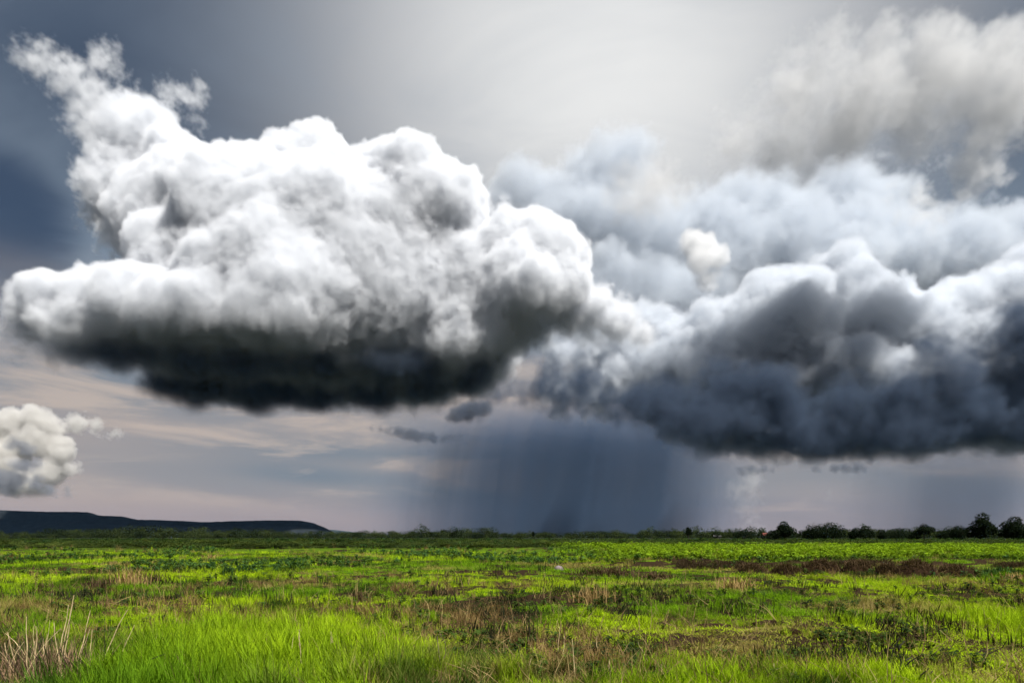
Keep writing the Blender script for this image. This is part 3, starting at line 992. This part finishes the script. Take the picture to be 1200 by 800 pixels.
def volume_object(name, dens, lo, vx, material):
    """a density array becomes a fog volume that fills lo .. lo + vx*shape"""
    n = dens.shape
    vx = np.ones(3) * vx
    lo = np.asarray(lo, float) + vx / 2
    hi = lo + vx * (np.array(n) - 1)
    me = bpy.data.meshes.new(name)
    me.vertices.add(dens.size)
    a = me.attributes.new('dens', 'FLOAT', 'POINT')
    a.data.foreach_set('value', np.ascontiguousarray(dens, np.float32).ravel())
    me.materials.append(material)
    ob = bpy.data.objects.new(name, me)
    COL.objects.link(ob)
    g = bpy.data.node_groups.new(name + '_volume', 'GeometryNodeTree')
    g.interface.new_socket('Geometry', in_out='INPUT', socket_type='NodeSocketGeometry')
    g.interface.new_socket('Geometry', in_out='OUTPUT', socket_type='NodeSocketGeometry')
    t = NT(g)
    gi, go = t.n('NodeGroupInput'), t.n('NodeGroupOutput')
    vc = t.n('GeometryNodeVolumeCube')
    vc.inputs['Min'].default_value = tuple(lo)
    vc.inputs['Max'].default_value = tuple(hi)
    for k, ax in enumerate('XYZ'):
        vc.inputs['Resolution ' + ax].default_value = n[k]
    p = t.v('SUBTRACT', t.n('GeometryNodeInputPosition').outputs[0], tuple(lo))
    p = t.v('DIVIDE', p, tuple(vx))
    p = t.v('FLOOR', t.v('ADD', p, (0.5, 0.5, 0.5)))
    x, y, z = t.sep(p)

    def im(op, a_, b_):
        nd = t.n('FunctionNodeIntegerMath', operation=op)
        t.put(nd.inputs[0], a_)
        t.put(nd.inputs[1], b_)
        return nd.outputs[0]
    idx = im('ADD', im('MULTIPLY', im('ADD', im('MULTIPLY', x, n[1]), y), n[2]), z)
    si = t.n('GeometryNodeSampleIndex', data_type='FLOAT', domain='POINT')
    na = t.n('GeometryNodeInputNamedAttribute', data_type='FLOAT')
    na.inputs['Name'].default_value = 'dens'
    t.put(si.inputs['Geometry'], gi.outputs[0])
    t.put(si.inputs['Value'], na.outputs[0])
    t.put(si.inputs['Index'], idx)
    t.put(vc.inputs['Density'], si.outputs[0])
    sm = t.n('GeometryNodeSetMaterial')
    sm.inputs['Material'].default_value = material
    t.put(sm.inputs[0], vc.outputs[0])
    t.put(go.inputs[0], sm.outputs[0])
    md = ob.modifiers.new('volume', 'NODES')
    md.node_group = g
    return ob


def kids(sp, n, f0, f1, up=-0.3, sink=0.25):
    out = []
    for c, r, k in sp:
        for _ in range(n):
            v = rng.normal(size=3)
            v /= np.linalg.norm(v)
            if v[2] < up:
                v[2] *= -1
            rr = r * rng.uniform(f0, f1)
            out.append((c + v * (r - sink * rr), rr, k))
    return out


def field(sp, lo, hi, vx, reach=90.0, blend=0.35):
    """signed distance to the union of the lobes, and the softness of the nearest lobe"""
    lo, hi = np.asarray(lo, float), np.asarray(hi, float)
    n = ((hi - lo) / vx).astype(int)
    d = np.full(n, reach, np.float32)
    soft = np.zeros(n, np.float32)
    ax = [lo[i] + (np.arange(n[i]) + 0.5) * vx for i in range(3)]
    for c, r, k in sp:
        e = r + min(reach, max(40.0, 1.6 * r))
        i0 = np.clip(((c - e - lo) / vx).astype(int), 0, n)
        i1 = np.clip(((c + e - lo) / vx).astype(int) + 1, 0, n)
        if (i1 <= i0).any():
            continue
        s = tuple(slice(a, b) for a, b in zip(i0, i1))
        q = np.sqrt(((ax[0][s[0]] - c[0]) ** 2)[:, None, None] + ((ax[1][s[1]] - c[1]) ** 2)[None, :, None]
                    + ((ax[2][s[2]] - c[2]) ** 2)[None, None, :]).astype(np.float32) - np.float32(r)
        w = blend * r
        h = np.clip((d[s] - q) / w * 0.5 + 0.5, 0, 1)
        soft[s] += (k - soft[s]) * h
        d[s] += (q - d[s]) * h - w * h * (1 - h)
    return d, soft, ax


def lobes(rows):
    """(photo x, photo y, radius in photo px, depth in m, softness)"""
    return [(at(px, py, Y), r / F * Y, k) for px, py, r, Y, k in rows]


# --- the big cumulus
VX = 11.0
big = lobes([
    # crown, from the shoulder to the right-hand lobe
    (290, 215, 36, 4700, 0), (335, 205, 38, 4650, 0), (375, 182, 32, 4700, 0), (392, 225, 45, 4600, 0),
    (445, 205, 33, 4620, 0), (482, 210, 42, 4600, 0), (520, 235, 45, 4580, 0), (475, 250, 50, 4600, 0), (440, 270, 50, 4600, 0), (525, 285, 40, 4640, 0),
    (540, 265, 30, 4650, 0), (600, 300, 42, 4600, 0), (640, 300, 46, 4600, 0), (650, 335, 38, 4550, 0), (605, 345, 50, 4500, 0),
    # left tower
    (165, 165, 44, 4900, 1), (205, 205, 45, 4850, 0), (150, 225, 45, 4850, 1), (235, 245, 60, 4750, 0), (190, 265, 55, 4700, 0),
    # body
    (300, 280, 80, 4600, 0), (380, 290, 80, 4600, 0), (300, 330, 80, 4450, 0), (215, 320, 60, 4500, 0), (420, 345, 80, 4720, 0),
    (550, 350, 60, 4750, 0), (330, 360, 75, 4400, 0), (490, 350, 80, 4850, 0),
    (690, 365, 28, 4800, 0.7), (722, 382, 26, 4900, 0.7), (700, 408, 24, 4900, 1), (748, 398, 20, 5000, 1), (665, 380, 30, 4800, 0.5),
    # front lower left bulge
    (60, 362, 38, 4350, 0), (100, 352, 36, 4300, 0), (150, 362, 45, 4250, 0), (200, 372, 50, 4200, 0), (90, 395, 45, 4300, 1), (260, 378, 55, 4200, 0),
    (310, 395, 55, 4150, 0), (35, 385, 26, 4350, 1),
    # broad belly
    (130, 415, 50, 4500, 1), (200, 425, 60, 4600, 1), (300, 430, 75, 4500, 1), (400, 445, 60, 4850, 1), (480, 440, 60, 4950, 1), (560, 410, 60, 4700, 1),
    (620, 405, 40, 4800, 1), (260, 440, 70, 5200, 1), (360, 440, 80, 5200, 1), (460, 435, 80, 5200, 1), (550, 425, 50, 5200, 1), (70, 425, 32, 4500, 2),
    (40, 432, 20, 4500, 2),
])
ragged = lobes([
    (45, 72, 18, 5000, 2), (70, 90, 20, 5000, 2), (92, 100, 22, 5000, 2), (122, 74, 17, 5000, 2), (112, 105, 20, 5000, 2), (100, 135, 24, 5000, 2.5),
    (118, 165, 24, 5000, 2.5), (135, 140, 18, 4950, 2), (200, 108, 11, 4950, 1.5), (218, 110, 12, 4950, 1.5), (232, 104, 9, 4950, 1.5), (216, 128, 11, 4950, 2.5), (222, 150, 10, 4900, 3),
    (120, 250, 22, 4800, 2.5), (140, 280, 22, 4700, 2.5), (105, 235, 12, 4800, 3),
    (578, 250, 9, 4700, 1.5), (590, 245, 7, 4700, 1.5), (570, 240, 7, 4700, 1.5),
    (20, 365, 14, 4350, 2.5), (15, 430, 12, 4500, 3), (110, 440, 16, 4500, 3),
])
k1 = kids(big, 15, 0.3, 0.6, sink=0.6)
k2 = kids([s for s in k1 if s[2] < 1.5], 10, 0.28, 0.5, sink=0.5) + kids(ragged, 8, 0.3, 0.55)
k3 = [(c, r, k) for c, r, k in kids([s for s in k2 if s[2] < 0.9 and s[1] > 30], 5, 0.3, 0.5, up=-0.1, sink=0.4)]
lo = (-3800, 3800, 930)
hi = (1150, 5800, 3720)
d, soft, ax = field(big + k1 + k2 + ragged + k3, lo, hi, VX, blend=0.42)
nz = tile(d.shape, (5, 40, 90))
nz2 = tile(d.shape, (70, 10, 20), (2, 2, 2))
yy = ax[1][None, :, None]
base_z = 1000 + np.clip((5600 - yy) / 1700, 0, 1) * 230 + 20 * nz[:, :, :1] + 260 * sstep(ax[0], -250, 250)[:, None, None]
low_f = np.clip((1650 - ax[2]) / 600, 0, 1)[None, None, :]
sd = d + nz * (5.5 + 15 * soft + 4 * low_f) + nz2 * (5 + 9 * soft)
edge = 17 + 62 * soft + 50 * low_f
dens = np.clip(-sd / edge, 0, 1) * np.clip((ax[2][None, None, :] - base_z) / 170, 0, 1)
dens = (dens / (1 + 0.6 * soft * sstep(ax[2], 2300, 2700)[None, None, :])).astype(np.float32)
dens[dens < 0.004] = 0
o = volume_object('cumulus_cloud', dens, lo, VX, cloud_material('cumulus_vapour', (0.86, 0.875, 0.90), 0.024, 0.05))
tag(o, 'huge towering white cumulus cloud with a dark flat base, above the long hill', 'cloud')
del d, soft, dens, sd, edge
print('big cumulus', time.time() - T_START)


def cloud(name, rows, vx, albedo, density, label, gens=((14, 0.28, 0.55, 0.45), (8, 0.28, 0.5, 0.4)), base=None, ramp=150.0, edge=(32, 55),
          rough=(12, 16), aniso=0.15, pad=1.25, off=(0, 0, 0), blend=0.35, grp=None, crisp=False):
    """a cumulus of its own; base is None or (near Y, near z, far Y, far z) of a flat or sloping underside"""
    sp = lobes(rows)
    allsp, cur = list(sp), sp
    for n, f0, f1, sink in gens:
        cur = kids(cur, n, f0, f1, sink=sink)
        allsp += cur
    lo = np.min([c - pad * r for c, r, k in sp], 0) - edge[0]
    hi = np.max([c + pad * r for c, r, k in sp], 0) + edge[0]
    if base:
        lo[2] = max(lo[2], min(base[1], base[3]) - 60)
    u = vx / 14.0
    d, soft, ax = field(allsp, lo, hi, vx, reach=6.5 * vx, blend=blend)
    nz = tile(d.shape, off, src=TILE if crisp else TILE_SOFT)
    nz2 = tile(d.shape, (off[0] + 37, off[1] + 11, off[2] + 71), (2, 2, 2))
    sd = d + nz * u * (rough[0] + rough[1] * soft) + nz2 * u * 0.5 * (rough[0] + rough[1] * soft)
    dens = np.clip(-sd / (u * (edge[0] + edge[1] * soft)), 0, 1)
    if base:
        t = np.clip((ax[1] - base[0]) / (base[2] - base[0]), 0, 1)[None, :, None]
        bz = base[1] + (base[3] - base[1]) * t + u * 28 * nz[:, :, :1]
        dens = dens * np.clip((ax[2][None, None, :] - bz) / ramp, 0, 1)
    # nothing may be cut off at the faces of the grid
    for a in range(3):
        w = np.clip(np.minimum(np.arange(d.shape[a]), np.arange(d.shape[a])[::-1]) / 4.0, 0, 1)
        dens = dens * w.reshape([-1 if i == a else 1 for i in range(3)])
    dens = dens.astype(np.float32)
    dens[dens < 0.004] = 0
    o = volume_object(name, dens, lo, vx, cloud_material(name + '_vapour', albedo, density, aniso))
    return tag(o, label, 'cloud', grp)


# --- storm bank on the right
cloud('storm_cloud', [
    (905, 352, 30, 7000, 0), (940, 350, 30, 6950, 0), (880, 375, 30, 7000, 0), (930, 385, 40, 6800, 0), (988, 322, 30, 7200, 0.5), (1005, 345, 34, 7100, 0),
    (1045, 365, 34, 7000, 0), (1020, 385, 42, 6900, 0), (1090, 395, 40, 6800, 0), (1130, 380, 42, 6900, 0), (1175, 370, 48, 6900, 0.5), (1225, 360, 60, 6900, 1), (1290, 370, 60, 6900, 1),
    (980, 425, 24, 6500, 0), (1015, 420, 24, 6500, 0), (1050, 430, 24, 6500, 1),
    (745, 385, 26, 7300, 0.5), (775, 385, 24, 7300, 0.5), (715, 400, 26, 7200, 0.5), (690, 410, 26, 7200, 1), (660, 405, 22, 7200, 1), (815, 440, 24, 6700, 0.5), (840, 440, 20, 6700, 0.5),
    (830, 400, 40, 7200, 1), (790, 420, 36, 7200, 1), (865, 420, 50, 7000, 1), (930, 440, 55, 7000, 1), (1000, 455, 50, 7000, 1), (1070, 455, 55, 7000, 1), (1140, 445, 60, 7000, 1),
    (1210, 440, 60, 7000, 1), (1290, 440, 60, 7000, 1), (750, 440, 36, 7300, 1.5), (700, 450, 36, 7300, 1.5), (660, 455, 26, 7300, 2),
    (800, 470, 44, 7400, 1), (880, 485, 50, 7400, 1), (960, 490, 55, 7400, 1), (1040, 490, 55, 7400, 1), (1120, 485, 50, 7400, 1), (1200, 480, 55, 7400, 1), (1280, 480, 55, 7400, 1),
    (900, 515, 36, 7500, 1.5), (980, 520, 36, 7500, 1.5), (1050, 520, 36, 7500, 1.5), (830, 500, 36, 7500, 1.5),
], 20.0, (0.80, 0.83, 0.87), 0.012, 'wide dark storm cloud bank with white heads over the trees at the plain edge',
    base=(6000, 1560, 7600, 800), ramp=220.0, off=(20, 90, 5), gens=((13, 0.25, 0.7, 0.6), (8, 0.28, 0.5, 0.5)), blend=0.7, crisp=True, rough=(11, 16), edge=(26, 45))
print('storm', time.time() - T_START)

cloud('dark_cloud_base', [  # shade under the cumulus, put into the colour of an added vapour layer
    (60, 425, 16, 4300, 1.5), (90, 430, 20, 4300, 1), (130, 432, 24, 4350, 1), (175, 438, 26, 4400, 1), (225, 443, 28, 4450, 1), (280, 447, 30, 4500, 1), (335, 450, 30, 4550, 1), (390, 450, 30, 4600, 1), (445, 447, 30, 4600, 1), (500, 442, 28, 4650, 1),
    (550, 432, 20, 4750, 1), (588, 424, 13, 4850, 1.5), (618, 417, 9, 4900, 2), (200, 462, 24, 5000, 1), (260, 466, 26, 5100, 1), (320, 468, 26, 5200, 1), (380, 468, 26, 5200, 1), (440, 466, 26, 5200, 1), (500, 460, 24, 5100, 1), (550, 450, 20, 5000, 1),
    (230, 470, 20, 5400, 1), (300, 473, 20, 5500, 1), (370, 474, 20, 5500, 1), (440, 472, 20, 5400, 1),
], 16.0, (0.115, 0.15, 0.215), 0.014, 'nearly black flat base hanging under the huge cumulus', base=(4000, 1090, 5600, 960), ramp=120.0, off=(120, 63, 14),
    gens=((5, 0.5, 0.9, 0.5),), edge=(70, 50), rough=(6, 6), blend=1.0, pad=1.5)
cloud('storm_shelf_cloud', [  # added layer: shade on the bank's lower half painted as dark vapour colour
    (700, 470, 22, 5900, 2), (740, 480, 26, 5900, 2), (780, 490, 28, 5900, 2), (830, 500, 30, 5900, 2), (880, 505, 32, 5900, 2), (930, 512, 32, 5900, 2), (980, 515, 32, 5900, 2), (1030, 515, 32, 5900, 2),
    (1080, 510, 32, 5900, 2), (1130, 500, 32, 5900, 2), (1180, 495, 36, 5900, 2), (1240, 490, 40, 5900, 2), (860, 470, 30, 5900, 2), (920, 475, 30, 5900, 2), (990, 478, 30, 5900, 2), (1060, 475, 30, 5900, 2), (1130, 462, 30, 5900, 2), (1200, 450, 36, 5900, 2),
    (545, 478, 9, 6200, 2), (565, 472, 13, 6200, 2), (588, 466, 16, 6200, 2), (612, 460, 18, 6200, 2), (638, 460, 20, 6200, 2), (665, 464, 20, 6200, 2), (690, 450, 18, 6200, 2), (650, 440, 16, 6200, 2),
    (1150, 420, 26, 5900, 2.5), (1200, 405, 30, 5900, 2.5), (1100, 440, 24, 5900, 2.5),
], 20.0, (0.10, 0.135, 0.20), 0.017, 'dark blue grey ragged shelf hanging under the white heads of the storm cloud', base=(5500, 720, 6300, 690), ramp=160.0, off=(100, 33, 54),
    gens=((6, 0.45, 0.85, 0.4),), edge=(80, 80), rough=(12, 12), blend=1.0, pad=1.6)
# --- soft pale heads far behind
cloud('hazy_cumulus_cloud', [
    (605, 215, 30, 11000, 1), (640, 235, 34, 11000, 1), (585, 240, 26, 11000, 1), (690, 200, 34, 11000, 2), (730, 195, 40, 11000, 2), (690, 260, 50, 11000, 1.5), (640, 280, 40, 11000, 1),
    (760, 270, 50, 10800, 1.5), (830, 260, 40, 11000, 1.5), (870, 240, 34, 11000, 1), (905, 232, 30, 11000, 1), (860, 300, 50, 10800, 1.5), (930, 280, 50, 10800, 1.5), (1000, 300, 55, 10800, 1.5),
    (1070, 300, 50, 10800, 2), (1140, 300, 55, 10800, 2), (1220, 300, 60, 10800, 2), (720, 330, 40, 10600, 1), (770, 345, 40, 10600, 1), (830, 350, 40, 10600, 1), (700, 360, 40, 10600, 1), (950, 340, 50, 10700, 1.5),
    (980, 230, 40, 11200, 2), (1030, 240, 40, 11200, 2.5),
], 28.0, (0.74, 0.78, 0.83), 0.0036, 'pale hazy blue grey cumulus heads far behind the storm cloud', off=(9, 3, 44),
    gens=((12, 0.25, 0.5, 0.35), (7, 0.28, 0.5, 0.4)), edge=(30, 36), blend=0.45, crisp=True, rough=(7, 8))

# --- ragged scud, upper right
cloud('ragged_cloud', [
    (985, 85, 26, 5500, 2), (1012, 98, 28, 5450, 1.5), (1040, 70, 28, 5500, 2), (1085, 62, 26, 5500, 2), (1125, 55, 24, 5500, 2), (1165, 60, 28, 5500, 2), (1205, 50, 30, 5500, 2),
    (1150, 90, 22, 5450, 2.5), (1200, 90, 26, 5450, 2.5), (950, 105, 18, 5500, 3), (920, 130, 18, 5500, 3), (885, 145, 16, 5500, 3.5), (855, 150, 12, 5500, 3.5), (960, 60, 16, 5500, 3), (1100, 95, 22, 5450, 3),
    (1250, 60, 30, 5500, 2), (1010, 118, 40, 5600, 4), (1090, 100, 46, 5600, 4), (1180, 115, 44, 5600, 4), (920, 140, 36, 5600, 4.5), (1060, 140, 40, 5700, 3.5), (990, 150, 40, 5700, 3.5), (1130, 125, 44, 5700, 3), (1210, 120, 40, 5700, 3), (930, 175, 34, 5700, 4), (1015, 95, 20, 5350, 1), (960, 90, 40, 5600, 4.5), (870, 165, 28, 5600, 4.5),
], 16.0, (0.76, 0.765, 0.77), 0.0062, 'long ragged cream and grey cloud high above the storm cloud', off=(50, 60, 70), edge=(50, 60), rough=(16, 11), blend=0.8, pad=1.5)
cloud('ragged_cloud', [
    (1165, 142, 16, 5600, 1.5), (1150, 165, 18, 5600, 1.5), (1140, 190, 16, 5600, 2), (1180, 150, 12, 5600, 2.5), (1150, 215, 12, 5600, 3),
], 16.0, (0.86, 0.865, 0.87), 0.005, 'small torn cloud scrap with grey underside, topmost of the two beside the blue gap', off=(15, 120, 7), edge=(36, 50), rough=(24, 24), blend=0.6, pad=1.5)
cloud('ragged_cloud', [
    (1095, 200, 14, 6500, 1.5), (1090, 222, 18, 6500, 1.5), (1068, 235, 16, 6500, 2), (1110, 235, 14, 6500, 2.5), (1050, 240, 12, 6500, 3), (1085, 250, 14, 6500, 2.5),
], 16.0, (0.86, 0.865, 0.87), 0.005, 'small torn cloud scrap with grey underside, lower of the two beside the blue gap', off=(95, 20, 37), edge=(36, 50), rough=(24, 24), blend=0.6, pad=1.5)
cloud('cloud_puff', [
    (812, 285, 14, 7200, 0.3), (826, 292, 16, 7200, 0.3), (838, 302, 15, 7150, 0.3), (820, 308, 18, 7150, 0.5), (806, 292, 12, 7200, 0.7), (828, 325, 14, 7200, 2),
], 11.0, (0.90, 0.905, 0.91), 0.011, 'single small bright white cloud puff with grey underside above the storm cloud', off=(5, 22, 67))
cloud('cloud_puff', [
    (740, 215, 26, 8500, 2), (770, 215, 26, 8500, 2), (755, 235, 30, 8450, 2), (790, 235, 20, 8500, 2.5), (725, 240, 18, 8500, 2.5), (770, 250, 18, 8500, 2.5),
], 22.0, (0.80, 0.80, 0.80), 0.003, 'soft pale cloud puff between the big cumulus and the ragged clouds', off=(77, 22, 7))

# --- far cumulus low on the left
cloud('distant_cumulus_cloud', [
    (15, 495, 16, 15000, 0), (38, 488, 13, 15000, 0), (60, 500, 16, 15000, 0.5), (50, 520, 20, 15000, 0), (75, 530, 15, 15000, 0), (62, 550, 18, 15000, 0.5), (85, 550, 10, 15000, 0.5), (20, 520, 20, 15100, 0), (5, 540, 24, 15000, 0),
    (-20, 510, 24, 15000, 0), (40, 568, 20, 15000, 1), (90, 495, 12, 15200, 1), (115, 498, 10, 15200, 1.5), (135, 505, 6, 15200, 2), (-20, 560, 26, 15000, 1), (10, 575, 20, 15000, 1),
], 22.0, (0.83, 0.82, 0.80), 0.007, 'distant cream cumulus cloud just above the hill, cut by the picture edge', off=(40, 70, 12), base=(14000, 900, 16000, 820), ramp=200.0)
cloud('distant_cumulus_cloud', [
    (18, 520, 9, 13500, 1), (30, 528, 10, 13500, 1), (25, 545, 12, 13500, 1), (40, 545, 9, 13500, 1.5), (20, 562, 13, 13500, 1), (-5, 560, 14, 13500, 1), (40, 566, 11, 13500, 1.5), (10, 572, 12, 13500, 1), (60, 575, 9, 13500, 2), (80, 578, 7, 13500, 2),
], 14.0, (0.40, 0.42, 0.47), 0.006, 'low grey cloud in front of the distant cream cumulus above the hill', off=(10, 7, 112))

# --- low scud; the shade of the storm bank is put into its dark colour
for i, (rows, lab) in enumerate([
    ([(436, 502, 3, 9000, 2), (446, 504, 4, 9000, 2), (456, 506, 5, 9000, 2), (466, 507, 6, 9000, 2), (477, 509, 6, 9000, 2), (488, 511, 6, 9000, 2), (499, 512, 6, 9000, 2), (510, 513, 6, 9000, 2), (520, 513, 5, 9000, 2), (530, 512, 4, 9000, 2), (539, 511, 3, 9000, 2)], 'long thin dark scud under the right end of the cumulus base'),
    ([(535, 488, 8, 8600, 2), (550, 484, 10, 8600, 2), (565, 480, 9, 8600, 2), (525, 490, 5, 8600, 2)], 'dark lump of scud hanging beside the rain shaft'),
    ([(870, 554, 4, 9000, 1.5), (882, 552, 5, 9000, 1.5), (895, 549, 4, 9000, 1.5), (905, 551, 3, 9000, 1.5)], 'leftmost small dark scud under the storm cloud base'),
    ([(955, 551, 4, 9000, 1.5), (962, 552, 3, 9000, 1.5)], 'tiny dark scud between two larger ones under the storm cloud'),
    ([(978, 549, 5, 9000, 1.5), (990, 550, 6, 9000, 1.5), (1004, 550, 5, 9000, 1.5), (1014, 551, 3, 9000, 1.5)], 'rightmost small dark scud under the storm cloud base'),
]):
    cloud('scud_cloud', [(a_, b_, c_ * 1.1, d_, 0.4) for a_, b_, c_, d_, e_ in rows], 12.0, (0.16, 0.185, 0.23), 0.010, lab, gens=((8, 0.4, 0.8, 0.3),), off=(13 * i, 31 * i, 7), edge=(40, 40), rough=(9, 7), blend=0.8, pad=1.8, grp='low dark scud clouds')

# --- rain falling from the storm bank
vx = np.array([18.0, 130.0, 60.0])
lo = np.array([-2160.0, 8700.0, -8.0])
n = np.array([310, 8, 31])
X = lo[0] + (np.arange(n[0]) + 0.5) * vx[0]
Z = lo[2] + (np.arange(n[2]) + 0.5) * vx[2]
pxs = X / 9100 * F + 600
prof = np.clip((pxs - 425) / 190, 0, 1) ** 1.5 * np.clip((885 - pxs) / 130, 0, 1) ** 1.2


def streaks(m):
    w = sum(a * np.convolve(rng.normal(size=m + 2 * k), np.ones(k) / math.sqrt(k), 'same')[k:-k] for a, k in ((0.05, 3), (0.09, 9), (0.16, 26)))
    return 1 + w


def curtain(prof, n, top):
    den = np.zeros(n, np.float32)
    for j in range(n[1]):
        st = prof * streaks(n[0])
        for k in range(n[2]):
            den[:, j, k] = np.roll(st, int(round((Z[k] - 700) / 700 * 6)))
    den *= np.clip((top - Z[:n[2]]) / 500, 0, 1)[None, None, :]
    return den * np.sin(np.linspace(0.3, math.pi - 0.3, n[1]))[None, :, None]


rain_mat = cloud_material('rain', (0.11, 0.17, 0.27), 0.0046, 0.0)
o = volume_object('rain', curtain(prof, n, 1800), lo, vx, rain_mat)
tag(o, 'grey blue curtain of rain falling from the storm cloud onto the plain', 'rain', kind='stuff')
n2 = np.array([170, 8, 26])
prof2 = np.clip((np.arange(n2[0]) - 8) / 80, 0, 1) * np.clip((n2[0] - 8 - np.arange(n2[0])) / 40, 0, 1)
o = volume_object('rain', curtain(prof2, n2, 1400), (4300.0, 8700.0, -8.0), vx, cloud_material('far_rain', (0.13, 0.17, 0.24), 0.0014, 0.0))
tag(o, 'faint rain veil at the far end of the storm cloud', 'rain', kind='stuff')
# --- smoke of a field fire beyond the trees
cloud('smoke', [(886, 624, 5, 520, 1), (882, 619, 6, 520, 1.5), (878, 612, 7, 520, 2), (884, 604, 7, 520, 2.5), (876, 596, 8, 520, 2.5), (884, 588, 8, 520, 3), (872, 580, 8, 520, 3), (882, 572, 9, 520, 3.5), (893, 621, 4, 520, 2)],
      1.3, (0.80, 0.80, 0.82), 0.032, 'pale smoke rising behind the dark bush tree', gens=((9, 0.3, 0.6, 0.3),), off=(60, 14, 100), edge=(50, 70), rough=(26, 20), blend=0.6, pad=1.6)
bpy.data.objects['smoke']['kind'] = 'stuff'
print('clouds done', time.time() - T_START)

# ------------------------------------------------------------------ the air over the plain
hx, hy0, hy1, hz0, hz1 = 9500.0, -900.0, 8500.0, -4.0, 330.0
V = [(a_, b_, c_) for c_ in (hz0, hz1) for a_, b_ in ((-hx, hy0), (hx, hy0), (hx, hy1), (-hx, hy1))]
hm = bpy.data.materials.new('haze')
hm.use_nodes = True
hm.node_tree.nodes.clear()
t = NT(hm.node_tree)
pv = t.n('ShaderNodeVolumePrincipled')
pv.inputs['Color'].default_value = (0.30, 0.58, 1.0, 1)
pv.inputs['Density'].default_value = HAZE
hm.node_tree.links.new(pv.outputs[0], t.n('ShaderNodeOutputMaterial').inputs['Volume'])
o = mesh_object('haze', V, [(3, 2, 1, 0), (4, 5, 6, 7), (0, 1, 5, 4), (1, 2, 6, 5), (2, 3, 7, 6), (3, 0, 4, 7)], hm)
tag(o, 'thin blue haze over the whole plain', 'haze', kind='stuff')
